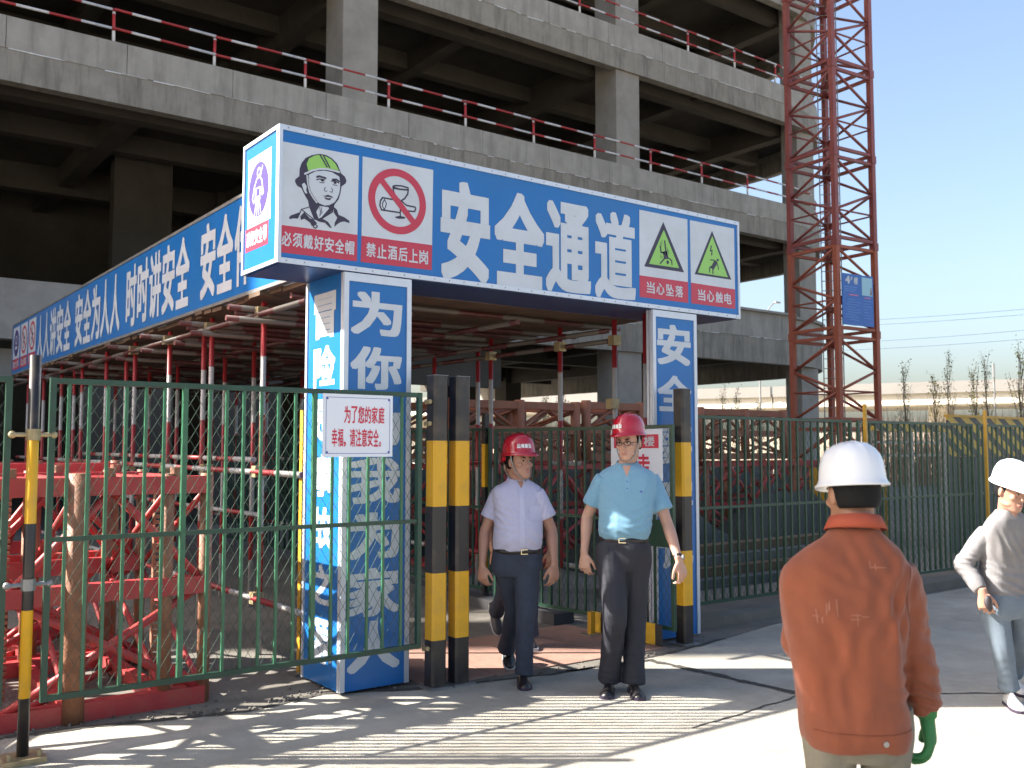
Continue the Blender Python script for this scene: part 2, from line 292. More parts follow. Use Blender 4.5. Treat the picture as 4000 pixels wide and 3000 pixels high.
LINTEL_PRINT=[
('P','white',1,[(0.023,0.793),(0.576,0.8),(0.571,0.254),(0.016,0.245)]),
('P','red',1,[(0.016,0.245),(0.571,0.254),(0.569,0.072),(0.012,0.066)]),
('P','white',1,[(0.604,0.802),(1.171,0.808),(1.165,0.26),(0.602,0.252)]),
('P','red',1,[(0.602,0.252),(1.165,0.26),(1.163,0.079),(0.598,0.072)]),
('P','white',1,[(3.221,0.829),(3.808,0.831),(3.805,0.272),(3.216,0.268)]),
('P','red',1,[(3.216,0.268),(3.805,0.272),(3.806,0.087),(3.215,0.084)]),
('P','white',1,[(3.839,0.829),(4.428,0.835),(4.428,0.27),(3.843,0.271)]),
('P','red',1,[(3.843,0.271),(4.428,0.27),(4.429,0.089),(3.844,0.088)]),
('P','black',2,[(0.114,0.544),(0.117,0.559),(0.144,0.584),(0.145,0.632),(0.158,0.673),(0.186,0.713),(0.23,0.74),(0.284,0.759),(0.332,0.76),(0.374,0.746),(0.414,0.716),(0.433,0.677),(0.443,0.656),(0.471,0.638),(0.484,0.614),(0.479,0.593),(0.447,0.565),(0.441,0.522),(0.427,0.474),(0.4,0.437),(0.39,0.41),(0.38,0.389),(0.325,0.335),(0.284,0.31),(0.253,0.312),(0.222,0.377),(0.215,0.396),(0.207,0.433),(0.19,0.455),(0.173,0.484),(0.159,0.508),(0.129,0.518)]),
('P','white',3,[(0.211,0.606),(0.258,0.636),(0.32,0.652),(0.376,0.651),(0.429,0.63),(0.436,0.593),(0.436,0.553),(0.43,0.513),(0.415,0.478),(0.396,0.449),(0.358,0.425),(0.324,0.417),(0.289,0.425),(0.268,0.439),(0.244,0.464),(0.223,0.505),(0.212,0.542)]),
('P','white',3,[(0.162,0.533),(0.179,0.546),(0.196,0.526),(0.193,0.5),(0.201,0.479),(0.186,0.477),(0.172,0.503)]),
('P','white',3,[(0.289,0.408),(0.351,0.41),(0.358,0.402),(0.304,0.335),(0.284,0.323),(0.266,0.365)]),
('P','green',3,[(0.206,0.63),(0.193,0.673),(0.21,0.714),(0.243,0.737),(0.284,0.753),(0.326,0.751),(0.368,0.738),(0.402,0.711),(0.427,0.669),(0.383,0.673),(0.32,0.669),(0.258,0.654)]),
('S','black',4,0.01,[(0.284,0.757),(0.341,0.677)]),
('S','black',4,0.01,[(0.308,0.757),(0.36,0.677)]),
('S','white',4,0.012,[(0.178,0.603),(0.231,0.636),(0.286,0.657),(0.334,0.665),(0.39,0.664),(0.432,0.66)]),
('S','white',4,0.015,[(0.199,0.6),(0.206,0.541),(0.22,0.492),(0.244,0.458),(0.272,0.427)]),
('S','black',5,0.003,[(0.202,0.601),(0.208,0.541),(0.223,0.496),(0.247,0.461),(0.275,0.43)]),
('S','black',4,0.014,[(0.263,0.598),(0.286,0.607),(0.335,0.601)]),
('S','black',4,0.012,[(0.377,0.601),(0.408,0.607),(0.433,0.595)]),
('S','black',4,0.008,[(0.263,0.579),(0.287,0.59),(0.325,0.588)]),
('S','black',4,0.005,[(0.284,0.568),(0.304,0.566),(0.323,0.572)]),
('S','black',4,0.008,[(0.37,0.588),(0.398,0.597),(0.429,0.585)]),
('S','black',4,0.005,[(0.381,0.567),(0.416,0.566)]),
('P','black',4,[(0.296,0.591),(0.316,0.592),(0.318,0.58),(0.306,0.574),(0.295,0.579)]),
('P','black',4,[(0.389,0.591),(0.408,0.592),(0.41,0.579),(0.398,0.573),(0.388,0.579)]),
('S','black',4,0.005,[(0.33,0.541),(0.319,0.521),(0.329,0.514),(0.343,0.517)]),
('S','black',4,0.005,[(0.36,0.516),(0.378,0.515),(0.382,0.531),(0.372,0.545)]),
('P','black',4,[(0.303,0.483),(0.323,0.482),(0.347,0.493),(0.37,0.489),(0.392,0.479),(0.357,0.478),(0.33,0.476)]),
('P','black',4,[(0.319,0.473),(0.351,0.47),(0.378,0.476),(0.361,0.458),(0.333,0.459)]),
('P','black',2,[(0.076,0.299),(0.089,0.316),(0.135,0.338),(0.158,0.346),(0.139,0.302),(0.103,0.298),(0.083,0.29)]),
('P','black',3,[(0.155,0.32),(0.182,0.351),(0.223,0.314),(0.25,0.312),(0.274,0.289),(0.261,0.28),(0.237,0.266),(0.223,0.289),(0.182,0.308),(0.159,0.295)]),
('P','black',2,[(0.39,0.422),(0.418,0.401),(0.429,0.37),(0.471,0.36),(0.507,0.342),(0.511,0.325),(0.472,0.331),(0.444,0.323),(0.419,0.304),(0.398,0.283),(0.402,0.314),(0.419,0.349),(0.394,0.378)]),
('P','black',3,[(0.27,0.308),(0.318,0.325),(0.353,0.31),(0.381,0.274),(0.364,0.275),(0.332,0.301),(0.291,0.303)]),
('S','black',3,0.006,[(0.215,0.389),(0.163,0.367),(0.135,0.311)]),
('S','black',4,0.006,[(0.163,0.365),(0.246,0.314)]),
('S','black',4,0.008,[(0.389,0.426),(0.383,0.383),(0.291,0.314)]),
('S','black',4,0.007,[(0.25,0.275),(0.261,0.28),(0.272,0.275),(0.275,0.267),(0.264,0.256),(0.252,0.257),(0.247,0.267),(0.25,0.275)]),
('S','black',5,0.004,[(0.286,0.403),(0.297,0.37),(0.29,0.34),(0.307,0.368),(0.3,0.402)]),
('S','black',2,0.011,[(0.841,0.633),(0.866,0.642),(0.912,0.647),(0.962,0.642),(0.965,0.627),(0.96,0.596),(0.936,0.561),(0.909,0.542),(0.936,0.524),(0.955,0.515),(1.022,0.513),(1.027,0.503),(1.018,0.481),(0.898,0.472)]),
('P','black',2,[(0.841,0.633),(0.851,0.615),(0.897,0.615),(0.962,0.621),(0.96,0.633),(0.897,0.627),(0.858,0.631)]),
('S','black',2,0.011,[(0.841,0.633),(0.848,0.595),(0.866,0.567),(0.897,0.545)]),
('S','black',2,0.011,[(0.84,0.539),(0.761,0.54),(0.745,0.517),(0.74,0.483),(0.754,0.453),(0.898,0.455)]),
('S','black',2,0.007,[(0.776,0.529),(0.763,0.507),(0.761,0.48),(0.774,0.458),(0.785,0.477),(0.791,0.504),(0.776,0.529)]),
('S','black',2,0.009,[(0.902,0.478),(0.902,0.43)]),
('P','black',2,[(0.862,0.421),(0.898,0.433),(0.945,0.43),(0.937,0.418),(0.891,0.41),(0.864,0.413)]),
('P','black',2,[(3.505,0.765),(3.756,0.352),(3.271,0.35)]),
('P','green',3,[(3.509,0.696),(3.693,0.382),(3.327,0.378)]),
('P','black',2,[(4.127,0.772),(4.379,0.353),(3.891,0.351)]),
('P','green',3,[(4.127,0.725),(4.331,0.371),(3.931,0.37)]),
('S','black',4,0.016,[(3.517,0.604),(3.53,0.517),(3.537,0.477)]),
('S','black',4,0.016,[(3.463,0.553),(3.471,0.495),(3.515,0.494)]),
('P','black',4,[(3.492,0.504),(3.543,0.515),(3.565,0.457),(3.588,0.451),(3.508,0.44)]),
('S','black',4,0.013,[(3.514,0.446),(3.457,0.394)]),
('S','black',4,0.013,[(3.571,0.453),(3.601,0.437),(3.605,0.398)]),
('P','black',4,[(3.551,0.435),(3.567,0.428),(3.567,0.41),(3.551,0.398),(3.536,0.406),(3.536,0.424)]),
('S','black',4,0.005,[(3.483,0.604),(3.483,0.551)]),
('S','black',4,0.005,[(3.466,0.585),(3.467,0.557)]),
('S','black',4,0.005,[(3.55,0.548),(3.55,0.503)]),
('S','black',4,0.005,[(3.564,0.525),(3.565,0.487)]),
('S','black',4,0.005,[(3.466,0.47),(3.466,0.446)]),
('S','black',4,0.005,[(3.482,0.463),(3.481,0.442)]),
('P','black',4,[(4.106,0.636),(4.12,0.635),(4.107,0.594),(4.13,0.597),(4.121,0.566),(4.131,0.567),(4.113,0.538),(4.106,0.566),(4.114,0.569),(4.114,0.58),(4.091,0.579)]),
('P','black',4,[(4.182,0.521),(4.194,0.526),(4.209,0.521),(4.209,0.509),(4.194,0.5),(4.181,0.506)]),
('S','black',4,0.01,[(4.095,0.504),(4.141,0.506),(4.178,0.498)]),
('S','black',4,0.011,[(4.181,0.493),(4.198,0.457),(4.204,0.424)]),
('P','black',4,[(4.147,0.501),(4.186,0.496),(4.181,0.472),(4.139,0.42),(4.102,0.429),(4.115,0.456)]),
('S','black',4,0.014,[(4.127,0.427),(4.129,0.377)]),
('S','black',4,0.013,[(4.111,0.447),(4.084,0.427),(4.086,0.385)])]

# ---------------------------------------------------------------- setting: ground
def sheet(name, pts, z0, z1, m, kind='structure', sub=0):
    o = MB().prism(pts, z0, z1).build(name, m); tag(o, kind=kind); return o
MB().prism([(-700,-700),(900,-700),(900,900),(-700,900)], -.5, -.03).build('ground', M_earth)['kind'] = 'structure'
# broken edge between the apron and the site floor
edge = [(-14,6.3),(-3,6.25),(-1.,6.2),(.2,6.12),(1.0,6.06),(1.45,6.0),(1.9,5.88),(2.3,5.79),(2.6,5.84),(2.84,5.9),(3.45,5.62),(4.4,5.42),(5.2,5.40),(5.6,5.42),
        (6.4,5.55),(7.2,5.72),(8.4,5.84),(11,5.9),(16,5.9),(30,5.9)]
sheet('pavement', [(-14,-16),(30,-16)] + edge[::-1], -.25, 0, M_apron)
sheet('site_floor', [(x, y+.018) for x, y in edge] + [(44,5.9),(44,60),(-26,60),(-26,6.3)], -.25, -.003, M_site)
def wobble(a, b, n, amp, seed):
    rnd = random.Random(seed); out = []
    for i in range(n+1):
        t = i/n; out.append((a[0]+(b[0]-a[0])*t+rnd.uniform(-amp, amp), a[1]+(b[1]-a[1])*t+rnd.uniform(-amp, amp)))
    return out
cr = MB()
rnd = random.Random(3)
def crack(pts, w):
    P = [Vector(p) for p in pts]
    for i in range(len(P)-1):
        a, b = P[i], P[i+1]; d = (b-a).normalized(); n = Vector((-d.y, d.x)); w0 = w*rnd.uniform(.5, 1.3); w1 = w*rnd.uniform(.5, 1.3)
        cr.add([(*(a-n*w0), .004), (*(b-n*w1), .004), (*(b+n*w1), .004), (*(a+n*w0), .004)], [(0,1,2,3)])
crack(wobble((4.55,5.42),(5.28,5.34),10,.015,1), .022); crack(wobble((5.28,5.34),(5.36,4.0),16,.015,2), .035)
crack(wobble((5.36,4.0),(6.9,2.9),18,.012,4), .010); crack(wobble((4.2,3.9),(5.36,4.0),14,.012,5), .008)
crack(wobble((3.2,2.4),(5.4,3.6),18,.01,6), .006)
for i in range(len(edge)-6):
    crack(wobble(edge[i], edge[i+1], 6, .012, 20+i), .03 if i < 10 else .02)
cr.build('pavement_cracks', M_crack)['kind'] = 'structure'
db = MB(); rnd = random.Random(11)
for i in range(260):
    t = rnd.random(); k = rnd.randrange(2, len(edge)-6); x = edge[k][0]+(edge[k+1][0]-edge[k][0])*t; y = edge[k][1]+(edge[k+1][1]-edge[k][1])*t
    y += abs(rnd.gauss(0, .10)); x += rnd.gauss(0, .05); s = rnd.uniform(.003, .013)
    db.ball((x, y, s*.5), (s*rnd.uniform(.7,1.4), s*rnd.uniform(.7,1.4), s*.8), 5, 3)
tag(db.build('gravel', M_site), kind='stuff', label='loose crumbs of broken concrete along the pavement edge')
# low kerbs
kb = MB().box(6.42, 8.9, 5.95, 6.5, -.1, .09).box(8.93, 11.6, 5.95, 6.5, -.1, .10).box(11.63, 17, 5.97, 6.52, -.1, .11)
kb.build('kerb', M_site)['kind'] = 'structure'
MB().box(5.62, 5.86, 6.9, 12.0, -.05, .10).build('kerb', mat('dark_kerb', (.05,.05,.055), .7, .2, 5))['kind'] = 'structure'
pl = MB()
for i in range(4): pl.box(3.5+i*.56, 4.05+i*.56, 5.64-.02*i, 6.85, -.02, .006)
tag(pl.build('threshold_plate', M_plate), 'reddish steel plates laid on the floor under the gateway', 'floor plate')

# ---------------------------------------------------------------- the unfinished concrete building
B = tag(empty('concrete_building', (10, 20.5, 0)), 'unfinished grey concrete building with open floors behind the gateway', 'building')
BI = Matrix.Translation((-10, -20.5, 0))
def bpart(name, mb, m, parent=B):
    mb.v = [(x-10, y-20.5, z) for x, y, z in mb.v] if parent is B else mb.v
    return mb.build(name, m, parent)
XL, XC, RC, YB = -15.2, 27.4, 5.0, 47.
def outline(off, n=12):
    p = [(XL, 20.5+off), (XC, 20.5+off)]
    for i in range(1, n+1):
        a = R(90)*i/n; p.append((XC+(RC-off)*math.sin(a), 20.5+RC-(RC-off)*math.cos(a)))
    return p + [(XC+RC-off, YB)]
LV = [6.18, 10.08, 14.28, 18.45, 22.6]
colx = [-16.76+1.9, -7.76, 1.24, 10.24, 19.24, 28.24]
for li, zt in enumerate(LV):
    zb = zt - (1.68 if li == 0 else 1.29)
    x_from = 6.3 if li == 0 else XL
    # floor plate
    o1 = outline(.28); pts = [(max(x_from, x), y) for x, y in o1] + [(x_from, YB)]
    bpart('floor_slab', MB().prism(pts, zt-.42, zt-.22), M_conc_shade)
    # lower edge beam, swept round the corner
    a = [(max(x_from, x), y) for x, y in outline(.012)]; b = [(max(x_from, x), y) for x, y in outline(.30)]
    zs = zb + (zt-zb)*.5
    mb = MB()
    for i in range(len(a)-1):
        mb.prism([a[i], a[i+1], b[i+1], b[i]], zb, zs)
    bpart('edge_beam', mb, M_conc_band_low)
    # upper band of formed panels with open joints
    if li < 4:
        x = x_from; k = 0
        while x < XC - .1:
            x2 = min(XC, x + 2.27)
            pr = .001*((k*7) % 5)
            bpart('band_panel', MB().box(x+.006, x2-.006, 20.5-pr, 20.79, zs+.002, zt), M_conc_band); x = x2; k += 1
        a = outline(0, 12)[1:]; b = outline(.29, 12)[1:]
        for i in range(0, 12, 4):
            mb = MB()
            for j in range(i, i+4): mb.prism([a[j], a[j+1], b[j+1], b[j]], zs+.002, zt-(.10 if li == 0 else 0))
            bpart('band_panel', mb, M_conc_band)
        bpart('band_panel', MB().box(XC+RC-.29, XC+RC, 25.51, YB, zs+.002, zt), M_conc_band)
        # lime run along the pour joint
        rnd = random.Random(li); mb = MB(); x = max(x_from, -4)
        while x < XC:
            w = rnd.uniform(.05, .45); h = rnd.uniform(.008, .022)
            if rnd.random() < .62: mb.box(x, x+w, 20.494, 20.52, zs-.012+rnd.uniform(-.012,.012), zs-.012+h)
            x += w
        bpart('lime_run', mb, M_lime)['kind'] = 'stuff'
    if li == 0:   # overhanging thin lip above the lowest band at the corner
        a = outline(-.12); b = outline(.28); mb = MB()
        for i in range(1, 13): mb.prism([a[i], a[i+1], b[i+1], b[i]], zt-.10, zt)
        mb.box(22.5, XC, 20.38, 20.78, zt+.001, zt+.08)
        bpart('lip', mb, M_conc)
    # beams under the plate
    for y in ([21.9, 25.3, 29.6, 34, 38.9, 43]):
        h = .75 if y in (29.6, 38.9, 21.9) else .5
        bpart('floor_beam', MB().box(max(XL, x_from), 31.4 if y > 24 else 28.5, y-.2, y+.2, zt-.42-h, zt-.421), M_conc_shade)
    for x in [c+.47 for c in colx] + [5.9, 14.9, 23.9]:
        if x < x_from: continue
        h = .82 if x not in (5.9, 14.9, 23.9) else .55
        bpart('cross_beam', MB().box(x-.22, x+.22, 20.8, YB, zt-.42-h, zt-.423), M_conc_shade)
# columns
for ci, x in enumerate(colx):
    for y in (20.6, 29.1, 38.4):
        prev = -.1
        for li, zt in enumerate(LV):
            if li == 0 and x < 6:
                continue
            top = zt - (.43 if y > 21 else .43)
            w = .95
            if not (y < 21 and x > 28 and li > 9):
                bpart('column', MB().box(x, x+w, y+(.25 if x > 28 and y < 21 else .0), y+.93, prev, top), M_conc if y < 21 else M_conc_shade)
            prev = zt - .22
# walls low in the left half, where the covered walkway enters
bpart('wall', MB().box(XL, 6.2, 20.62, 21.0, 3.75, 4.93), M_conc)
bpart('wall', MB().box(XL, 6.2, 21.3, 21.5, 3.0, 3.62), M_conc)
bpart('wall', MB().box(4.55, 6.35, 20.5, 20.8, 0, 3.2), M_conc_shade)
bpart('wall', MB().box(7.25, 8.8, 20.5, 20.8, 0, 3.4), M_conc_shade)
bpart('wall', MB().box(6.4, 7.9, 26, 26.4, 3.0, 9.3), M_conc_shade)
bpart('wall', MB().box(XL, 12, 33, 33.3, 0, 22), M_conc_shade)
bpart('wall', MB().box(12, 18.5, 33, 33.3, 0, 4.3), M_conc_shade)
bpart('wall', MB().box(8.0, 20, 46.5, 46.8, 5.0, 22), M_conc_shade)
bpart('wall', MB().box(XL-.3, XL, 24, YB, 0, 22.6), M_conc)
bpart('wall', MB().box(10.3, 15.5, 21.3, 21.6, 3.3, 4.6), M_conc_shade)
bpart('roof', MB().prism([(x, y) for x, y in outline(.1)] + [(XL, YB)], 22.61, 22.9), M_conc)

# guard rails along two floors
for li in (1, 2):
    zt = LV[li]
    g = empty('guardrail', (0, 0, zt), parent=B); g.location = (-10, -20.5, zt)
    pts = [(4.98-2.2*k, 20.66) for k in range(8, 0, -1)] + [(x, 20.66) for x in (4.98,7.13,9.30,11.55,13.85,16.14,18.42,20.72,23.0,25.25,27.4)]
    for i in range(1, 5):
        a = R(90)*i/4.6; pts.append((XC+4.85*math.sin(a), 20.5+RC-4.85*math.cos(a)))
    if li == 2: pts = [(x-.55, y) for x, y in pts[:-4]] + pts[-4:]
    for i, p in enumerate(pts):
        lean = random.uniform(-.02, .02)
        tube_obj('post', (p[0]+lean, p[1], -.02), (p[0], p[1], .76), .034, stripe_mat('rail_post_paint', (.74,.74,.76), (.45,.03,.03), .36, -.06) if 'rail_post_paint' not in MATS else MATS['rail_post_paint'], g)
        if i:
            q = pts[i-1]; dz = random.uniform(-.015, .015)
            for h in (.72, .31):
                tube_obj('rail', (q[0], q[1]-.05, h+dz), (p[0]+random.uniform(.02,.1), p[1]-.05, h+random.uniform(-.012,.012)), .029, S_rail, g)

# ---------------------------------------------------------------- gateway: lintel box on two sign pillars
G = tag(empty('safety_gateway', (4.66, 6.08, 0)), 'blue and white sign gateway over the site entrance, lintel box on two sign pillars', 'gateway')
def gp(o):   # world coordinates -> child of G
    o.matrix_world = Matrix.Translation((-4.66, -6.08, 0)) @ o.matrix_world; o.parent = G; o.matrix_parent_inverse = Matrix(); return o
def gpart(name, mb, m):
    mb.v = [(x-4.66, y-6.08, z) for x, y, z in mb.v]; return mb.build(name, m, G)
GX0, GX1, GY0, GY1, GZ0, GZ1 = 2.42, 6.91, 5.76, 6.38, 2.80, 3.705
lb = gpart('lintel_box', MB().box(GX0+.006, GX1-.006, GY0+.006, GY1-.006, GZ0+.006, GZ1-.006), M_blue)
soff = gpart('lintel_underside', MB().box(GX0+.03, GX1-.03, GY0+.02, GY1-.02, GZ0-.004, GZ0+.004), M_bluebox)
t = .034; e = .004
fr = MB()
for y in (GY0-e, GY1+e-.012):
    fr.box(GX0, GX1, y, y+.012, GZ1-t, GZ1).box(GX0, GX1, y, y+.012, GZ0, GZ0+t)
    fr.box(GX0, GX0+t*.7, y, y+.012, GZ0+t, GZ1-t).box(GX1-t*.7, GX1, y, y+.012, GZ0+t, GZ1-t)
for x in (GX0-e, GX1+e-.012):
    fr.box(x, x+.012, GY0-e+.0125, GY1+e-.0125, GZ1-t*.8, GZ1-.001).box(x, x+.012, GY0-e+.0125, GY1+e-.0125, GZ0+.001, GZ0+t*.8)
    fr.box(x, x+.012, GY0-e+.0125, GY0+t, GZ0+t*.8, GZ1-t*.8).box(x, x+.012, GY1-t, GY1+e-.0125, GZ0+t*.8, GZ1-t*.8)
gpart('trim', fr, M_alu)
rv = MB()
for k in range(36):
    x = GX0+.06+k*(GX1-GX0-.12)/35
    for z in (GZ0+t/2, GZ1-t/2): rv.ball((x, GY0-e-.001, z), .005, 6, 4)
gpart('rivets', rv, M_steel)['kind'] = 'stuff'
def local_panel(o, u, n):  # matrix in G's frame
    return Matrix.Translation((-4.66, -6.08, 0)) @ panel_matrix(Vector(o), u, n)
lpm = local_panel((GX0, GY0+.006, GZ0), (1,0,0), (0,-1,0))
for xa, xb, lbl in ((0,.58,'picture of a worker in a green helmet'),(.58,1.2,'no drinking pictogram in a red ring'),(3.2,3.81,'falling person pictogram'),(3.81,4.6,'electric shock pictogram')):
    pr = Print()
    for it in LINTEL_PRINT:
        P_ = it[3] if it[0] == 'P' else it[4]; mx = sum(q[0] for q in P_)/len(P_)
        if not xa <= mx < xb: continue
        if it[0] == 'P': poly(pr[it[1]], it[3], it[2]*LZ)
        else: stroke(pr[it[1]], it[4], it[3], it[2]*LZ)
    if xa == .58:
        ring(pr['red'], (.880, .531), .178, .231, 3*LZ)
        stroke(pr['red'], [(.880-.15, .531+.15), (.880+.15, .531-.15)], .045, 3.2*LZ)
    pr.build('pictogram_panel', G, lpm)['label'] = lbl
def letters(name, items, m, mw, parent, z=2*LZ):
    b = MB()
    for it in items:
        s, x0, x1, y0, y1 = it[:5]; bold = it[5] if len(it) > 5 else .02
        put_line(b, s, x0, x1, y0, y1, z, bold, it[6] if len(it) > 6 else .12)
    o = b.build(name, m, parent); o.matrix_local = mw; return o
lm = local_panel((GX0, GY0+.006, GZ0), (1,0,0), (0,-1,0))
for s, x0, x1 in (('安',1.235,1.672),('全',1.712,2.190),('通',2.205,2.672),('道',2.715,3.170)):
    letters('lettering', [(s, x0, x1, .035 if s != '安' else .03, .765, .030 if s in '通道' else .036, 0)], M_white, lm, G)
for it in [('必须戴好安全帽',.026,.552,.112,.206,.018,.10),('禁止酒后上岗',.633,1.137,.115,.213,.018,.14),
           ('当心坠落',3.288,3.75,.127,.226,.016,.16),('当心触电',3.92,4.385,.124,.224,.016,.16)]: letters('lettering', [it], M_white, lm, G)
# left end face (looks along -X)
em = local_panel((GX0+.006, GY1, GZ0), (0,-1,0), (-1,0,0))
pe = Print()
poly(pe['white'], [(.085,.31),(.485,.31),(.485,.79),(.085,.79)], LZ); poly(pe['red'], [(.055,.15),(.45,.15),(.45,.31),(.055,.31)], LZ)
ring(pe['purple'], (.275,.55), .0, .185, 2*LZ, sx=.92)
ring(pe['white'], (.282,.665), .020, .034, 3*LZ)
stroke(pe['white'], [(.25,.63),(.20,.57),(.175,.50),(.20,.47),(.225,.50),(.22,.57)], .013, 3*LZ)
stroke(pe['white'], [(.25,.63),(.30,.63),(.335,.60),(.355,.53),(.365,.51),(.345,.50),(.325,.56)], .013, 3*LZ)
stroke(pe['white'], [(.31,.63),(.345,.70)], .010, 3*LZ)
stroke(pe['white'], [(.235,.56),(.305,.56),(.305,.50),(.235,.50),(.235,.56)], .010, 3*LZ)
poly(pe['white'], [(.225,.49),(.315,.49),(.30,.445),(.24,.445)], 3*LZ)
for a, b in (((.235,.45),(.215,.375)),((.262,.44),(.252,.37)),((.282,.44),(.29,.37)),((.305,.45),(.325,.38))): stroke(pe['white'], [a, b], .011, 3*LZ)
pe.build('pictogram_panel', G, em)
letters('lettering', [('系好安全带',.075,.435,.18,.285,.035,.02)], M_white, em, G)

def pillar(X0, X1, Y0, Y1, ztop, front, side, fz, sz, wob=0):
    thin = Y1-Y0 < .2
    s = gpart('pillar', MB().box(X0+.006, X1-.006, Y0+.006, Y1-.006, 0.02, ztop), M_blue)
    t = .035; f = MB()
    for x in (X0, X1-t): f.box(x, x+t, Y0-.004, Y0+.008, .02, ztop-.004)
    f.box(X0+t, X1-t, Y0-.004, Y0+.008, ztop-.06, ztop-.004)
    for y in (Y0+.0085, Y1-t): f.box(X0-.004, X0+.008, y, y+t*.8, .02, ztop-.004)
    for y in (Y0+.0085, Y1-t): f.box(X1-.008, X1+.004, y, y+t*.8, .02, ztop-.004)
    f.box(X0+.0, X1, Y1-.008, Y1+.004, .02, .06)
    tr = MB(); tr.v = [(x-4.66+4.66, y, z) for x, y, z in f.v]; tr.f = f.f
    o = gpart('pillar_trim', tr, M_alu)
    m1 = local_panel((X0, Y0+.006, 0), (1,0,0), (0,-1,0)); m2 = local_panel((X0+.006, Y1, 0), (0,-1,0), (-1,0,0))
    for (ch, (z1, z0)) in zip(front, fz):
        letters('lettering', [(ch, .055, X1-X0-.07, z0, z1, .03, 0)], M_white, m1, G, z=LZ)
    for (ch, (z1, z0)) in zip(side if not thin else '', sz):
        letters('lettering', [(ch, .13, Y1-Y0-.13, z0, z1, .03, 0)], M_white, m2, G, z=LZ)
pillar(2.90, 3.42, 5.77, 6.37, 2.796, '为你为我为家人', '冒险是事故之源',
       [(2.68,2.38),(2.30,2.01),(1.93,1.63),(1.55,1.24),(1.18,.87),(.81,.49),(.46,.13)],
       [(2.69,2.37),(2.32,2.03),(1.95,1.65),(1.57,1.28),(1.21,.93),(.82,.55),(.47,.16)])
pillar(5.79, 6.33, 5.77, 5.85, 2.796, '安全要牢记', '安全要牢记',
       [(2.68,2.33),(2.24,1.93),(1.80,1.48),(1.36,1.04),(.92,.60)], [(2.68,2.33),(2.24,1.93),(1.80,1.48),(1.36,1.04),(.92,.60)])

# ---------------------------------------------------------------- covered walkway of scaffold tubes behind it
W = tag(empty('covered_walkway', (4.4, 12.2, 0)), 'red and white tube scaffold walkway with plank roof and long blue banner board', 'walkway')
def wt(name, p, q, r=.024, m=None, **k):
    o = tube_obj(name, Vector(p)-Vector((4.4,12.2,0)), Vector(q)-Vector((4.4,12.2,0)), r, m or S_pole, W, **k); return o
ys = [7.33, 8.53, 9.75, 10.98, 12.2, 13.42, 14.64, 15.86, 17.08]
for y in ys:
    wt('post', (2.98, y, 0), (2.98, y+.01, 2.79))
    wt('ledger', (2.7, y+.05, 2.73), (6.3, y+.05, 2.745), m=S_pole_shade)
for y in (5.99, 7.16, 8.32, 9.45, 10.6, 11.8, 13.1, 14.4, 15.7, 17.0): wt('post', (5.92, y, 0), (5.92, y, 2.79))
wt('post', (5.98, 6.45, 0), (5.98, 6.45, 2.79)); wt('post', (6.05, 8.75, 0), (6.05, 8.75, 2.79))
for y in (9.6, 10.45, 12.1, 13.3, 15.0, 16.6): wt('post', (3.80, y, 0), (3.80, y, 2.72))
for y in (8.95, 11.6, 14.2): wt('post', (3.05, y, 0), (3.05, y, 2.72))
for x, z in ((2.93,2.68),(3.8,2.66),(4.85,2.68),(5.87,2.68),(5.97,2.60)): wt('stringer', (x, 6.42, z), (x, 18.2, z+.01), m=S_pole_shade)
for y in (6.75, 7.9, 9.15): wt('ledger', (2.95, y, 2.765), (6.35, y+.03, 2.77), m=S_pole_shade)
for y in (7.3, 8.4, 9.3, 10.2, 11.3, 12.6, 13.7, 15): wt('brace_tube', (2.6+random.uniform(0,.5), y, 2.63), (4.0+random.uniform(0,1.9), y+random.uniform(-.2,.3), 2.62), m=S_pole_shade)
# hand rails
wt('handrail', (2.93, 6.45, 1.42), (2.93, 17.6, 1.49)); wt('handrail', (2.93, 6.40, .44), (2.93, 17.6, .40))
wt('handrail', (3.02, 7.6, 1.52), (3.3, 15.0, 1.55)); wt('handrail', (5.98, 6.9, 1.47), (5.98, 17.6, 1.47)); wt('handrail', (5.98, 6.9, .50), (5.98, 17.6, .48))
wt('handrail', (3.75, 9.2, .95), (3.75, 17, .95))
cp = MB()
def coupler(mb, p): mb.box(p[0]-.045, p[0]+.045, p[1]-.04, p[1]+.04, p[2]-.045, p[2]+.045)
for y in ys[:4]:
    for z in (1.43, .44, 2.7): coupler(cp, (2.955-4.4, y-12.2, z))
for p in ((5.95,6.45,2.02),(5.92,7.16,2.6),(5.92,8.32,2.6),(5.98,6.45,2.6)): coupler(cp, (p[0]-4.4, p[1]-12.2, p[2]))
cp.build('couplers', M_brass, W)['kind'] = 'stuff'
y = 6.40; k = 0
while y < 18.2:
    w = random.uniform(.19, .26); dz = random.uniform(0, .012)
    pb = MB().box(2.93-4.4-random.uniform(0,.1), 6.25-4.4+random.uniform(0,.1), y-12.2+.005, y-12.2+w-.005, 2.80+dz, 2.835+dz)
    pb.build('roof_plank', M_wood, W); y += w; k += 1
for y in (6.4,): pass
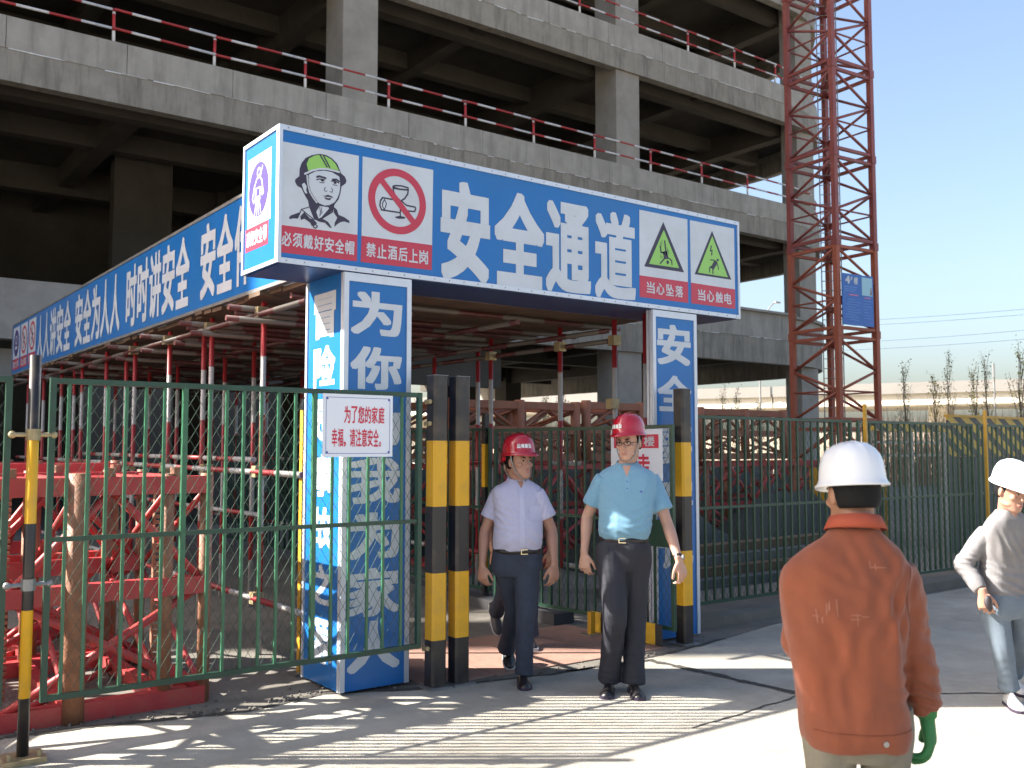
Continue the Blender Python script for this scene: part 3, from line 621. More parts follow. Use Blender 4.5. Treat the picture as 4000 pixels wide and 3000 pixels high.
# the long board
BY0, BY1, BZ0, BZ1 = 6.39, 17.95, 2.845, 3.70
bd = MB().box(2.86-4.4, 2.90-4.4, BY0-12.2, BY1-12.2, BZ0, BZ1).build('banner_board', M_blue, W)
bt = MB()
for z in (BZ0-.004, BZ1-.024): bt.box(2.852-4.4, 2.905-4.4, BY0-12.2, BY1-12.2, z, z+.028)
for y in (BY1-.03,): bt.box(2.852-4.4, 2.905-4.4, y-12.2, y+.03-12.2, BZ0+.025, BZ1-.025)
bt.build('banner_trim', M_steel, bd)
bm = Matrix.Translation((-4.4, -12.2, 0)) @ panel_matrix(Vector((2.86, BY1, BZ0)), (0,-1,0), (-1,0,0))
H = BZ1-BZ0
Yc = lambda Y: BY1 - Y
for s, Ya, Yb in (('人人讲安全',15.85,13.62),('安全为人人',13.40,11.20),('时时讲安全',10.98,8.82),('安全伴时时',8.55,6.45)):
    bl = MB(); put_line(bl, s, Yc(Ya), Yc(Yb), .09, H-.09, 2*LZ, .028, .08)
    bl.build('lettering', M_white, bd).matrix_local = bm
for k, Ya in enumerate((17.85, 17.18, 16.52)):
    pb = Print()
    a = Yc(Ya); b = a+.56
    poly(pb['white'], [(a,.26),(b,.26),(b,H-.07),(a,H-.07)], LZ); poly(pb['red'], [(a,.08),(b,.08),(b,.255),(a,.255)], LZ)
    c = ((a+b)/2, .52)
    if k == 0: disc(pb['purple'], c, .22, 2*LZ); ring(pb['white'], (c[0], c[1]+.05), .05, .075, 3*LZ); stroke(pb['white'], [(c[0]-.1, c[1]-.08), (c[0]+.1, c[1]-.08)], .05, 3*LZ)
    else:
        ring(pb['red'], c, .18, .225, 3*LZ); stroke(pb['red'], [(c[0]-.14, c[1]+.14), (c[0]+.14, c[1]-.14)], .035, 3*LZ)
        stroke(pb['black'], [(c[0]-.02, c[1]-.14), (c[0]+.02, c[1]), (c[0]-.03, c[1]+.12)], .03, 2*LZ); stroke(pb['black'], [(c[0]-.09, c[1]-.05), (c[0]+.09, c[1]+.04)], .025, 2*LZ)
    pb.build('pictogram_panel', bd, bm)
for s, Ya in (('戴安全帽',17.85),('禁止跨越',17.18),('禁止烟火',16.52)):
    bl = MB(); put_line(bl, s, Yc(Ya)+.04, Yc(Ya)+.52, .11, .225, 2*LZ, .016, .1); bl.build('lettering', M_white, bd).matrix_local = bm

# ---------------------------------------------------------------- gates, fences, hazard posts
def shift(o, d): o.location = o.location + Vector(d)
def wire_mesh(w, z0, z1, cell_x=.062, cell_z=.105, r=.0013):
    """expanded diamond wire: crossing wires clipped to the frame"""
    mb = MB(); h = z1-z0; s = cell_z/cell_x
    def seg(x0, zz0, x1, zz1):
        mb.beam((x0, 0, zz0), (x1, 0, zz1), r*2, r*1.4)
    k = -int(h/s/cell_x)-1
    while k*cell_x < w:
        for sg in (1, -1):
            x0 = k*cell_x; pts = []
            xa, za = (x0, z0) if sg > 0 else (x0, z1)
            xb, zb = x0+h/s, (z1 if sg > 0 else z0)
            if xa < 0: za += (0-xa)*s*sg; xa = 0
            if xb > w: zb -= (xb-w)*s*sg; xb = w
            if xb-xa > .01: seg(xa, za, xb, zb)
        k += 1
    return mb
def fence_panel(name, label, cat, p, u, w, z0, z1, bars, heavy, mid, mb_=None, group=None, wires=True, bw=.0085, tr=.0155):
    """p: foot of the near left corner, u: direction along the panel"""
    u = Vector(u).normalized(); o = tag(empty(name, p, math.atan2(u.y, u.x)), label, cat, group)
    for z, h in ((z0, tr), (z1-2*tr, tr)): MB().box(.003, w-.003, -tr, tr, z, z+2*h).build('rail', M_gateg, o)
    MB().box(.003, w-.003, -tr*.6, tr*.6, mid-.013, mid+.013).build('rail', M_gateg, o)
    for x in (0, w-2*tr): MB().box(x, x+2*tr, -tr-.001, tr+.001, z0-.001, z1+.001).build('stile', M_gateg, o)
    key = {}
    for x in bars + heavy:
        hv = x in heavy; r = .0145 if hv else bw
        if hv not in key:
            q = MB().box(-r, r, -r, r, z0+2*tr, z1-2*tr).build('bar', mb_ or M_gateg, o); q.location.x = x; key[hv] = q.data
        else:
            b = bpy.data.objects.new('bar', key[hv]); COL.objects.link(b); b.parent = o; b.location.x = x
    if wires:
        wmo = wire_mesh(w-.06, z0+.04, z1-.04).build('wire_mesh', M_gatew, o); wmo.location = (.03, .012, 0); wmo['kind'] = 'stuff'
    return o
gx = [1.172,1.277,1.372,1.47,1.577,1.68,1.942,2.042,2.147,2.257,2.366,2.478,2.73,2.852,2.985,3.10,3.235]
fence_panel('metal_gate', 'green barred gate leaf carrying the white notice with red writing', 'gate', (1.075,5.57,0), (1,0,0), 2.31, .285, 1.985,
            [x-1.075 for x in gx], [1.795-1.075, 2.605-1.075], 1.125, M_gateg_lit)
fence_panel('metal_gate', 'green barred gate leaf at the left edge, beyond the slim hazard post', 'gate', (-1.43,5.60,0), (1,0,0), 2.33, .285, 1.985,
            [.12*i for i in range(1,7)]+[.12*i for i in range(8,13)]+[.12*i for i in range(14,19)], [.84,1.56], 1.125, M_gateg_lit)
fence_panel('metal_gate', 'green barred gate leaf swung open along the right side of the passage', 'gate', (5.66,7.88,0), (.13,-2.34,0), 2.34, .13, 1.81,
            [.118*i for i in range(1,7)]+[.118*i for i in range(8,13)]+[.118*i for i in range(14,19)], [.83,1.53], 1.0)
fence_panel('metal_fence', 'green barred fence panel deep inside the walkway on its right', 'fence', (5.80,10.6,0), (0,-1,0), 2.45, .15, 1.83,
            [.118*i for i in range(1,20)], [], 1.0, wires=False)
fence_panel('metal_fence', 'green barred fence panel far down the walkway, second from its end', 'fence', (5.80,13.2,0), (0,-1,0), 2.45, .15, 1.83, [.118*i for i in range(1,20)], [], 1.0, wires=False)
fence_panel('metal_fence', 'green barred fence panel at the far end of the walkway', 'fence', (5.80,15.8,0), (0,-1,0), 2.45, .15, 1.83, [.118*i for i in range(1,20)], [], 1.0, wires=False)
MB().box(-.65, .0, -.008, .008, .80, 1.02).build('lock_plate', M_gateg, bpy.data.objects['metal_gate.002']).location.x = 2.3
fx = 6.47
lab = ['green barred fence panel right beside the right sign pillar', 'green barred fence panel behind the man in the orange jacket', 'green barred fence panel at the right edge behind the man in grey']
for i, (x0, w) in enumerate(((6.46, 2.84), (9.42, 2.47), (12.02, 2.6))):
    n = 24 if i == 0 else 21; bars = [w*k/n for k in range(1, n) if k % 7]; hv = [w*k/n for k in range(7, n, 7)]
    fence_panel('metal_fence', lab[i], 'fence', (x0,6.24,0), (1,0,0), w, .15, 1.93, bars, hv, 1.05, group='fence panels along the yard', wires=(i < 2), bw=.0105)
def slim_post(p, h, label, r=.03, m=None, group=None, foot=True):
    o = tag(empty('barrier_post', p), label, 'post', group)
    MB().box(-r, r, -r, r, 0, h).build('shaft', m or S_haz, o)
    if foot: MB().box(-.07, .07, -.07, .07, .0, .012).build('base_plate', M_steel, o)
    return o
slim_post((9.36, 6.10, 0), 2.1, 'slim yellow post between two green fence panels, behind the white helmet', .016, M_yel)
slim_post((11.95, 6.10, 0), 2.1, 'slim yellow post in the fence right of the yard, above the man in grey', .016, M_yel)
slim_post((5.78, 8.22, 0), 1.98, 'thin yellow and black post behind the man in the pale shirt', .028)
slim_post((5.60, 6.36, 0), .20, 'short yellow stub post at the foot of the open gate leaf', .024, M_yel)
slim_post((2.97, 6.52, 0), 1.89, 'yellow post just behind the left sign pillar', .024, M_yel)
def hazard_post(x, y, label, h=2.11, w=.058, lean=0):
    o = tag(empty('hazard_post', (x, y, 0)), label, 'post', 'square hazard posts of the gate'); c = .016
    pts = [(-w+c,-w),(w-c,-w),(w,-w+c),(w,w-c),(w-c,w),(-w+c,w),(-w,w-c),(-w,-w+c)]
    s = MB().prism(pts, 0, h).build('shaft', S_haz, o)
    MB().box(-w+.004, w-.004, -w+.004, w-.004, h, h+.004).build('cap', M_steel, o)
    MB().box(-w-.03, w+.03, -w-.03, w+.03, 0, .014).build('base_plate', M_steel, o)
    o.rotation_euler = (0, lean, 0); return o
h1 = hazard_post(3.525, 5.60, 'thick yellow and black post, left one of the close pair at the gateway', lean=.004)
h2 = hazard_post(3.715, 5.60, 'thick yellow and black post, right one of the close pair at the gateway')
h3 = hazard_post(5.955, 5.60, 'thick yellow and black post in front of the right sign pillar')
for z in (1.93, .27, 1.78):
    MB().tube((-.075,-.03,z), (-.075,.03,z), .016, 8).tube((-.10,0,z-.01), (-.06,0,z-.01), .009, 8).build('hinge', M_brass, h1)
lp = tag(empty('hazard_post', (1.0, 5.56, 0)), 'slim yellow and black round post standing alone by the gate at the left', 'post')
MB().tube((0,0,0), (0,0,2.10), .029, 16).build('shaft', S_haz, lp, smooth=True)
MB().box(-.10,.10,-.09,.09,0,.03).tube((-.07,-.05,.03),(-.07,-.05,.06),.012,6).tube((.07,-.05,.03),(.07,-.05,.06),.012,6).build('base_plate', M_brass, lp)
for z in (1.68,.9): MB().tube((-.10,-.0,z), (.10,0,z), .012, 8).tube((0,0,z-.03),(0,0,z+.03),.036,14).ball((-.10,0,z),(.02,.02,.02),8,6).ball((.10,0,z),(.02,.02,.02),8,6).build('clamp', M_brass if z > 1 else M_steel, lp)

# notice hung on the gate leaf
ns = tag(MB().box(0,.50,0,.006,0,.40).build('notice_board', mat('notice_white', (.70,.73,.80), .35)), 'white notice with two lines of red writing wired to the green gate', 'sign')
ns.location = (2.645, 5.535, 1.556)
nm = panel_matrix(Vector((0,0,0)), (1,0,0), (0,-1,0))
b = MB(); f = .022
stroke(b, [(f,f),(.5-f,f),(.5-f,.4-f),(f,.4-f),(f,f)], .003, .001)
for c in ((f+.008,f+.008),(.492-f,f+.008),(.492-f,.392-f),(f+.008,.392-f)): disc(b, c, .007, .0012)
b.build('border_line', mat('navy_print', (.05,.08,.35), .4), ns).matrix_local = nm
b = MB(); put_line(b, '为了您的家庭', .145, .44, .215, .325, .0015, .016, .10); put_line(b, '幸福,请注意安全。', .06, .44, .065, .18, .0015, .016, .08)
b.build('lettering', mat('notice_red', (.55,.02,.06), .4), ns).matrix_local = nm
b = MB()
for x in (.09,.42): b.tube((x,.002,.38),(x+.01,.03,.43),.0015,5)
b.build('hanging_wire', M_steel, ns)
# sign on the open gate leaf
s2 = tag(MB().box(0,.006,-.62,0,0,.43).build('direction_sign', mat('notice_white', (.70,.73,.80), .35)), 'white sign with a red band behind the man in blue on the open gate', 'sign')
s2.location = (5.715, 6.22, 1.345)
sm = panel_matrix(Vector((0,0,0)), (0,-1,0), (-1,0,0))
b = MB(); poly(b, [(.04,.27),(.58,.27),(.58,.385),(.04,.385)], .001); put_line(b, '请走', .10, .50, .04, .22, .001, .03, .2)
b.build('red_print', MATS['notice_red'], s2).matrix_local = sm
b = MB(); put_line(b, '上二楼', .08, .55, .285, .37, .002, .02, .2); b.build('lettering', M_white, s2).matrix_local = sm
kp = tag(MB().box(-.008,.008,0,.17,0,.84).build('kick_board', S_kick), 'low board striped yellow and black at the foot of the right hazard post', 'board')
kp.matrix_world = Matrix.Translation((5.70, 6.45, .01)) @ Matrix(((1,0,0),(0,0,-1),(0,1,0))).to_4x4()

# ---------------------------------------------------------------- lattice mast sections
def lattice(name, label, loc, L, Wd, Hh, rz=0, group=None, m_ch=None, m_br=None, m_post=None, posts=(0,1), r=.036, bays=2, legs_r=None, xz=False):
    """box truss lying along its own x: chords, end posts, cross braces"""
    o = tag(empty(name, loc, rz), label, 'crane section', group)
    m_ch = m_ch or M_mred; m_br = m_br or M_mred; m_post = m_post or M_rust; lr = legs_r or .036
    for y in (0, Wd):
        for z in (.05, Hh*.52, Hh-.05):
            tube_obj('chord', (0,y,z), (L,y,z), r, m_ch, o, square=r*.8)
        for t in posts: tube_obj('leg', (L*t,y,0), (L*t,y,Hh+.02), lr, m_post, o, n=12)
    for x in [L*t for t in posts]:
        for z in (.05, Hh-.05): tube_obj('tie', (x,0,z), (x,Wd,z), r*.8, m_ch, o, square=r*.8)
        tube_obj('brace', (x,0,.08), (x,Wd,Hh*.5), .02, m_br, o); tube_obj('brace', (x,0,Hh-.08), (x,Wd,Hh*.5), .02, m_br, o)
    for y in (0, Wd):
        for k in range(bays):
            a, b = L*k/bays, L*(k+1)/bays
            tube_obj('brace', (a,y,.08), (b,y,Hh*.52), .026, m_br, o); tube_obj('brace', (b,y,.08), (a,y,Hh*.52), .026, m_br, o)
            tube_obj('brace', (a,y,Hh*.52), ((a+b)/2,y,Hh-.08), .026, m_br, o); tube_obj('brace', (b,y,Hh*.52), ((a+b)/2,y,Hh-.08), .026, m_br, o)
    for k in range(bays):
        a, b = L*k/bays, L*(k+1)/bays
        for z in (.05, Hh-.05): tube_obj('brace', (a,0,z), (b,Wd,z), .022, m_br, o)
    return o
l1 = lattice('crane_mast_section', 'red lattice crane section with brown posts, nearest behind the left gate leaf', (-1.35,6.20,0), 3.50, 1.45, 1.43,
        posts=(0,.5,.775,.93,1), bays=3, r=.055, legs_r=.04)
tube_obj('leg', (2.72,-.04,0), (2.72,-.04,1.46), .062, M_rust, l1, n=14)
rk = MB()
for k in range(34):   # toothed racks
    for xx in (2.40, 3.30): rk.box(xx, xx+.03, .40, .44, .08+k*.038, .10+k*.038)
    rk.box(2.2, 2.23, .9, .94, .08+k*.038, .10+k*.038)
rk.box(2.39,2.40,.40,.44,.06,1.40).box(3.29,3.30,.40,.44,.06,1.40)
rk.build('toothed_rack', M_rust, l1)['kind'] = 'stuff'
# bolt ends on the top frame
tb = MB()
for x in (.2,.9,1.6,2.1,2.35,2.9,3.3):
    for y in (0,1.45): tb.tube((x,y,1.42),(x,y,1.49),.035,10)
tb.build('socket_ends', M_rust, l1)['kind'] = 'stuff'
MB().box(.1,3.4,1.05,1.3,1.40,1.412).build('top_plate', M_mred, l1)
lattice('crane_mast_section', 'red lattice crane section lying further back, beside the walkway', (-1.7,7.85,0), 3.7, 1.2, 1.50, posts=(0,.3,.6,.85,1), bays=4, r=.05)
lattice('crane_mast_section', 'red lattice crane section at the left edge behind the nearest one', (-4.3,6.9,0), 2.6, 1.45, 1.46, posts=(0,.5,1), bays=2)
k = 0
tier = ['lower tier at the left, seen through the passage', 'lower tier, next to the right sign pillar', 'lower tier behind the fence, left of the crane tower', 'lower tier behind the white helmet']
tier2 = ['upper tier at the left, seen through the passage', 'upper tier, next to the right sign pillar', 'upper tier behind the fence, left of the crane tower']
for i, x in enumerate((6.9, 9.2, 11.5, 13.8)):
    lattice('crane_mast_section', 'dark red crane section, ' + tier[i], (x,10.3+.1*(i % 2),0), 2.2, 1.5, 1.42, posts=(0,.5,1), bays=2, group='stacked crane sections', m_br=M_mred, m_post=M_orange)
for i, x in enumerate((6.7, 8.95, 11.3)):
    lattice('crane_mast_section', 'orange lattice crane section, ' + tier2[i], (x,10.25,1.45), 2.05, 1.5, .80+(.03 if i == 1 else 0), posts=(0,.52,1), bays=2, group='stacked crane sections', m_ch=M_orange, m_br=M_orange, m_post=M_orange, legs_r=.07, r=.05)
for i, x in enumerate((8.2, 10.6, 13.0)):
    lattice('crane_mast_section', 'rusty crane section in the back row, ' + ['left one', 'middle one', 'right one behind the white helmet'][i], (x,13.9,0), 2.3, 1.5, 1.9, posts=(0,.33,.66,1), bays=3, group='crane sections in the back row', m_br=M_rust, m_ch=M_rust, m_post=M_rust, legs_r=.06)
M_tarp = mat('dark_tarp', (.02,.025,.025), .8, .3, 3, .3, 20, dirt=(.04,.034,.028), dscale=2, damt=.6)
rnd = random.Random(8)
tn = ['rear left one', 'rear middle one', 'rear right one', 'front left one', 'front right one']
for i, (x, y, w, h) in enumerate(((5.9,12.0,3.4,1.35),(9.4,12.2,3.6,1.3),(12.9,11.9,3.8,1.25),(8.3,8.7,2.6,.85),(11.1,8.8,3.0,.95))):
    nx, ny = 16, 8; v = []
    for j in range(ny+1):
        for k in range(nx+1):
            e_ = min(1, 3*min(k/nx, 1-k/nx))*min(1, 2.2*min(j/ny, 1-j/ny)+.0)
            v.append((x+w*k/nx, y+1.6*j/ny, h*(e_**.45)*(1+.12*noise.noise(Vector((k*.6,j*.6,i*5))))-.02))
    f = [(j*(nx+1)+k, j*(nx+1)+k+1, (j+1)*(nx+1)+k+1, (j+1)*(nx+1)+k) for j in range(ny) for k in range(nx)]
    tag(MB().add(v, f).build('tarpaulin_pile', M_tarp, None, True), 'dark tarpaulin covered heap behind the crane sections, ' + tn[i], 'heap', 'covered heaps in the yard')
# timbers and sheets on the ground behind the right fence
rnd = random.Random(5)
tl = ['topmost', 'second from top', 'second from bottom', 'bottom']
for i in range(4):
    tag(MB().box(0, 4.2, 0, .22, 0, .10).build('timber_beam', M_wood if i % 2 else M_dsheet), ('grey' if i % 2 == 0 else 'brown') + ' beam lying behind the right fence, ' + tl[3-i] + ' of its stack', 'beam', 'beams stacked behind the fence').matrix_world = \
        Matrix.Translation((7.0+.2*i, 7.7+.12*i, .0+.105*i)) @ Matrix.Rotation(R(2*i-3), 4, 'Z')
# striped hoarding and corrugated sheets
hb = tag(empty('striped_hoarding', (14.5, 8.0, 0)), 'hoarding with diagonal yellow and black stripes above grey sheets, behind the right fence', 'hoarding')
for i in range(4): MB().box(i*1.5+.01, i*1.5+1.49, 0, .03, 1.50, 2.12).build('striped_panel', S_diag, hb)
MB().box(0, 6, -.02, .05, 2.12, 2.16).build('top_rail', M_yel, hb)
for i in range(30): MB().box(i*.2, i*.2+.17, .0+.02*(i % 2), .02+.02*(i % 2), 0, 1.49).build('sheet_strip', M_dsheet, hb)
sbm = tag(empty('striped_barrier', (12.5, 8.0, 0)), 'thin overhead beam with yellow and black stripes on posts behind the fence', 'barrier')
MB().box(0, 1.95, 0, .06, 1.88, 2.01).build('beam', S_diag, sbm)
for x in (0, .95, 1.88): MB().box(x, x+.06, 0, .06, 0, 1.878).build('post', M_steel, sbm)
for z in (1.7, 1.5): MB().box(0, 1.95, .02, .04, z, z+.03).build('rail', M_steel, sbm)
lh = tag(empty('low_hoarding', (7.5, 16.2, 0)), 'low dark sheet hoarding at the back of the yard behind the crane sections', 'hoarding')
for i in range(88): MB().box(i*.2, i*.2+.17, .02*(i % 2), .02+.02*(i % 2), 0, 1.25).build('sheet_strip', M_dsheet, lh)
MB().box(0, 17.6, -.01, .05, 1.25, 1.30).build('top_rail', M_dsheet, lh)
cl = tag(empty('cable_drum', (14.2, 9.6, 0)), 'yellow machine frame standing among the crane sections', 'machine')
MB().box(-.5,.5,-.4,.4,.0,.12).box(-.5,-.42,-.4,.4,.12,1.3).box(.42,.5,-.4,.4,.12,1.3).box(-.5,.5,-.4,-.32,1.2,1.3).build('frame', M_yel, cl)
MB().tube((-.4,0,.7),(.4,0,.7),.42,20).build('drum', M_steel, cl)

# ---------------------------------------------------------------- tower crane mast
near = Vector((0,0,0)) + FW*24.2 + RT*8.28
e1 = (-RT*.526 + FW*.85).normalized(); e2 = (RT*.85 + FW*.526).normalized(); S = 1.49
T = tag(empty('tower_crane_mast', (near.x, near.y, 0), math.atan2(e2.y, e2.x)), 'tall red lattice mast of a tower crane standing in front of the building corner', 'crane')
M_tower_hi = M_tower; M_tower_lo = mat('tower_rust_paint', (.32, .085, .045), .6, .25, 1.5, .1, 40, dirt=(.26,.06,.04), dscale=1.3, damt=.7)
SH = 2.335; zb0 = -.05 + .0
ladder_r = MB()
z0s = [2.26 + SH*i for i in range(-1, 6)]
C4 = [(0,0),(S,0),(S,S),(0,S)]
for zi in z0s:
    M_tower = M_tower_hi if zi > 4.7 else M_tower_lo
    for cx, cy in C4:
        tube_obj('leg', (cx,cy,zi), (cx,cy,zi+SH-.006), .066, M_tower, T, square=.066)
        tube_obj('joint_sleeve', (cx,cy,zi-.10), (cx,cy,zi+.10), .084, M_tower, T, square=.08)
    for fi in range(4):
        a = Vector((*C4[fi],0)); b = Vector((*C4[(fi+1) % 4],0))
        up = lambda p, z: (p.x, p.y, z)
        sw = fi % 2 == 0
        p, q = (a, b) if sw else (b, a)
        for z in (zi+.12, zi+SH-.12): tube_obj('tie', up(a,z), up(b,z), .04, M_tower, T, square=.04)
        tube_obj('brace', up(q,zi+.14), up(p,zi+SH*.36), .037, M_tower, T, n=8)
        tube_obj('brace', up(p,zi+SH*.36), up(q,zi+SH*.60), .036, M_tower, T, n=8)
        tube_obj('brace', up(p,zi+SH*.36), up(q,zi+SH*.36), .024, M_tower, T, n=6)
        tube_obj('brace', up(q,zi+SH*.60), up(p,zi+SH-.14), .036, M_tower, T, n=8)
    tube_obj('tie', (0,0,zi+.12), (S,S,zi+.12), .028, M_tower, T, square=.028)
    tube_obj('tie', (0,0,zi+SH-.12), (S,S,zi+SH-.12), .028, M_tower, T, square=.028)
for s in (-.18, .18): ladder_r.tube((S*.62+s,S*.62-s,-.1),(S*.62+s,S*.62-s,15.8),.016,6)
for k in range(60): ladder_r.tube((S*.62-.18,S*.62+.18,.1+k*.262),(S*.62+.18,S*.62-.18,.1+k*.262),.011,6)
ladder_r.build('ladder', M_steel, T)
# site board hung on the mast, on the face toward the street
tsx = near - e1*.06
ts = tag(empty('site_board', (near.x, near.y, 0), 0), 'blue information board headed 4#楼 hung on the red crane mast', 'sign')
uu = e2; nn_ = Vector((uu.y, -uu.x, 0))
tsm = panel_matrix(near + nn_*.12 + uu*.06 + Vector((0,0,4.78)), uu, nn_)
ts.matrix_world = Matrix.Translation((tsm.translation.x, tsm.translation.y, tsm.translation.z))
tsl0 = Matrix.Translation(-tsm.translation) @ tsm; tsl = tsl0 @ Matrix.Diagonal((.76,1,1,1))
bw, bh = 1.20, 1.32
SX = Matrix.Diagonal((.76,1,1,1))
MB().box(0,bw,0,bh,-.02,0).build('board', mat('site_board_blue', (.025,.12,.42), .4, .1, 3), ts).matrix_local = tsl0
p = Print()
poly(p['white'], [(.98,.80),(1.52,.80),(1.52,1.27),(.98,1.27)], .004)
o = p.build('notice_panel', ts, tsl); o.data.materials[0] = mat('pale_cyan_print', (.30,.52,.62), .4)
b = MB(); put_char(b, '4', .14, .38, 1.06, 1.26, .008, .05); put_char(b, '#', .40, .50, 1.15, 1.26, .008, .02); put_char(b, '楼', .56, .78, 1.06, 1.25, .008, .03)
b.build('lettering', M_white, ts).matrix_local = tsl
b = MB(); rnd = random.Random(9)
for k in range(3): stroke(b, [(.08,.98-.055*k),(.08+rnd.uniform(.5,.8),.98-.055*k)], .022, .006)
for k in range(9): stroke(b, [(rnd.uniform(.12,.3),.66-.065*k),(rnd.uniform(.6,.95),.66-.065*k)], .016, .006)
for k in range(7): stroke(b, [(1.08,.66-.075*k),(rnd.uniform(1.25,1.5),.66-.075*k)], .014, .006)
b.build('small_print_lines', mat('faint_blue_print', (.12,.26,.62), .5), ts).matrix_local = tsl
b = MB(); stroke(b, [(.32,.78),(.78,.78)], .035, .006); stroke(b, [(1.08,.74),(1.42,.74)], .03, .006)
b.build('red_lines', mat('faint_red_print', (.50,.16,.30), .5), ts).matrix_local = tsl
b = MB(); poly(b, [(1.40,.83),(1.50,.83),(1.49,.92),(1.47,.96),(1.48,1.00),(1.45,1.03),(1.42,1.00),(1.43,.96),(1.41,.92)], .009)
b.build('portrait_photo', mat('brown_print', (.22,.13,.12), .5), ts).matrix_local = tsl

# unseen tree added left of the gates to shade the worker in orange
st = tag(empty('added_shade_tree', (-.55, 4.35, 0)), 'unseen leafy tree added left of the gates to shade the worker in orange', 'tree'); rnd = random.Random(12)
t = MB().tube((0,0,0),(.05,.02,1.5),.07,10,.055).tube((.05,.02,1.5),(.0,.05,3.4),.055,8,.03); lf = MB()
for k in range(16):
    a = rnd.uniform(0,6.28); z0 = rnd.uniform(1.9,3.3); t.tube((.03,.03,z0),(math.cos(a)*.7,math.sin(a)*.7,z0+rnd.uniform(.4,1.2)),.02,5,.006)
for k in range(9500):
    while True:
        p = Vector((rnd.uniform(-1,1),rnd.uniform(-1,1),rnd.uniform(-1,1)))
        if p.length < 1: break
    q = Vector((p.x*.82, p.y*.82, 3.75+p.z*1.35)); s_ = rnd.uniform(.035,.07)
    d1 = Vector((rnd.gauss(0,1),rnd.gauss(0,1),rnd.gauss(0,1))).normalized()*s_; d2 = Vector((rnd.gauss(0,1),rnd.gauss(0,1),rnd.gauss(0,1))).normalized()*s_*.6
    lf.add([q-d1,q+d2,q+d1,q-d2],[(0,1,2,3)])
t.build('trunk', M_twig, st); lf.build('crown', mat('green_leaf', (.07,.12,.03), .6, .3, 4), st)

# ---------------------------------------------------------------- beyond the site: flyover, poplars, thicket, wires
FO = tag(empty('flyover_bridge', (60, 70, 0)), 'long concrete flyover bridge crossing behind the building and the trees', 'bridge')
da = Vector((.42, -.907, 0)); P0 = Vector((56, 76, 0))
def fb(name, t0, t1, o0, o1, z0, z1, m):
    n = Vector((.907, .42, 0)); v = []
    for z in (z0, z1):
        for t, o_ in ((t0,o0),(t1,o0),(t1,o1),(t0,o1)): q = P0 + da*t + n*o_ - Vector((60,70,0)); v.append((q.x, q.y, z))
    return MB().add(v, [(0,3,2,1),(4,5,6,7),(0,1,5,4),(1,2,6,5),(2,3,7,6),(3,0,4,7)]).build(name, m, FO)
for k in range(-6, 5): 
    fb('deck', k*26+.06, k*26+25.94, 0, 12, 5.2, 6.35, M_deck); fb('parapet', k*26+.1, k*26+25.9, -.35, .1, 6.1, 7.0, mat('parapet_grey', (.20,.19,.18), .8, .1, .5))
    fb('pier', k*26+12, k*26+13.6, 3, 8.5, -.1, 5.19, M_deck)
fb('embankment', -150, 110, 22, 24, -.1, 3.4, mat('far_wall_tan', (.36,.30,.24), .9, .2, .2))['label'] = 'tan wall under the bridge'
def poplar(x, y, h, m, label, seed, spread=.55, dens=1.0):
    o = tag(empty('poplar_tree', (x, y, 0)), label, 'tree', 'young poplars before the flyover'); rnd = random.Random(seed)
    t = MB(); lf = MB(); z = 0; px = py = 0; r = .10
    while z < h:
        z2 = z + h*.12; nx = px+rnd.uniform(-.06,.06); ny = py+rnd.uniform(-.06,.06); t.tube((px,py,z),(nx,ny,min(z2,h)),max(.012,r),6,max(.010,r-.012)); px, py, z = nx, ny, z2; r -= .012
    nb = int(26*dens)
    for k in range(nb):
        zz = h*(.22+.74*k/nb); a = rnd.uniform(0, 6.28); L = (spread*(1.15-zz/h)+.2)*rnd.uniform(.6,1.3)*1.2
        e = Vector((math.cos(a)*L*.55, math.sin(a)*L*.55, zz+L*2.1)); t.tube((0,0,zz),e,.014,4,.005)
        for j in range(int(16*dens)):
            q = Vector((0,0,zz)).lerp(e, rnd.uniform(.2,1.05)) + Vector((rnd.gauss(0,.09),rnd.gauss(0,.09),rnd.gauss(0,.12)))
            s = rnd.uniform(.022,.05); d1 = Vector((rnd.gauss(0,1),rnd.gauss(0,1),rnd.gauss(0,1))).normalized()*s; d2 = Vector((rnd.gauss(0,1),rnd.gauss(0,1),rnd.gauss(0,1))).normalized()*s
            lf.add([q-d1,q+d2,q+d1,q-d2],[(0,1,2,3)])
    t.build('trunk', M_twig, o); lf.build('crown', m, o)
def at(px, d): return FW*d + RT*(d*(px-1106)/2071)
for i, (px, py, d, m, lb, sp) in enumerate([
    (1956, 790, 46, M_leaf, 'thin poplar right of the crane mast, before the bridge', .45), (2023, 820, 40, M_leafy, 'short pale poplar between the two dark ones', .4),
    (2053, 770, 48, M_leaf, 'tallest dark poplar, middle of the row before the bridge', .5), (2106, 795, 42, M_leafy, 'yellowish poplar before the bridge, right of the tallest', .4),
    (2133, 775, 44, M_leaf, 'slim dark poplar with a pale stem, near the road sign', .4), (2208, 765, 36, M_leafy, 'bright yellow poplar at the right edge', .7),
    (1640, 880, 52, M_leaf, 'poplar seen under the building next to the corner column', .5), (1560, 850, 55, M_leaf, 'poplar seen under the building, between two columns', .5),
    (1178, 860, 55, M_leaf, 'small poplar seen through the passage opening, left one', .6), (1213, 858, 50, M_leaf, 'small poplar seen through the passage opening, right one', .5),
    (1590, 858, 50, M_leaf, 'thin poplar under the building left of the corner column', .4)]):
    q = at(px, d); h = 1.6 + (972-py)/2071*d
    poplar(q.x, q.y, h, m, lb, 100+i, sp)
th = MB(); rnd = random.Random(77)
for i in range(1500):
    px = rnd.uniform(1850, 2330); d = rnd.uniform(42, 60); q = at(px, d); h = rnd.uniform(1.5, 3.6)
    th.tube((q.x,q.y,0),(q.x+rnd.gauss(0,.25),q.y+rnd.gauss(0,.25),h),.022,3,.006)
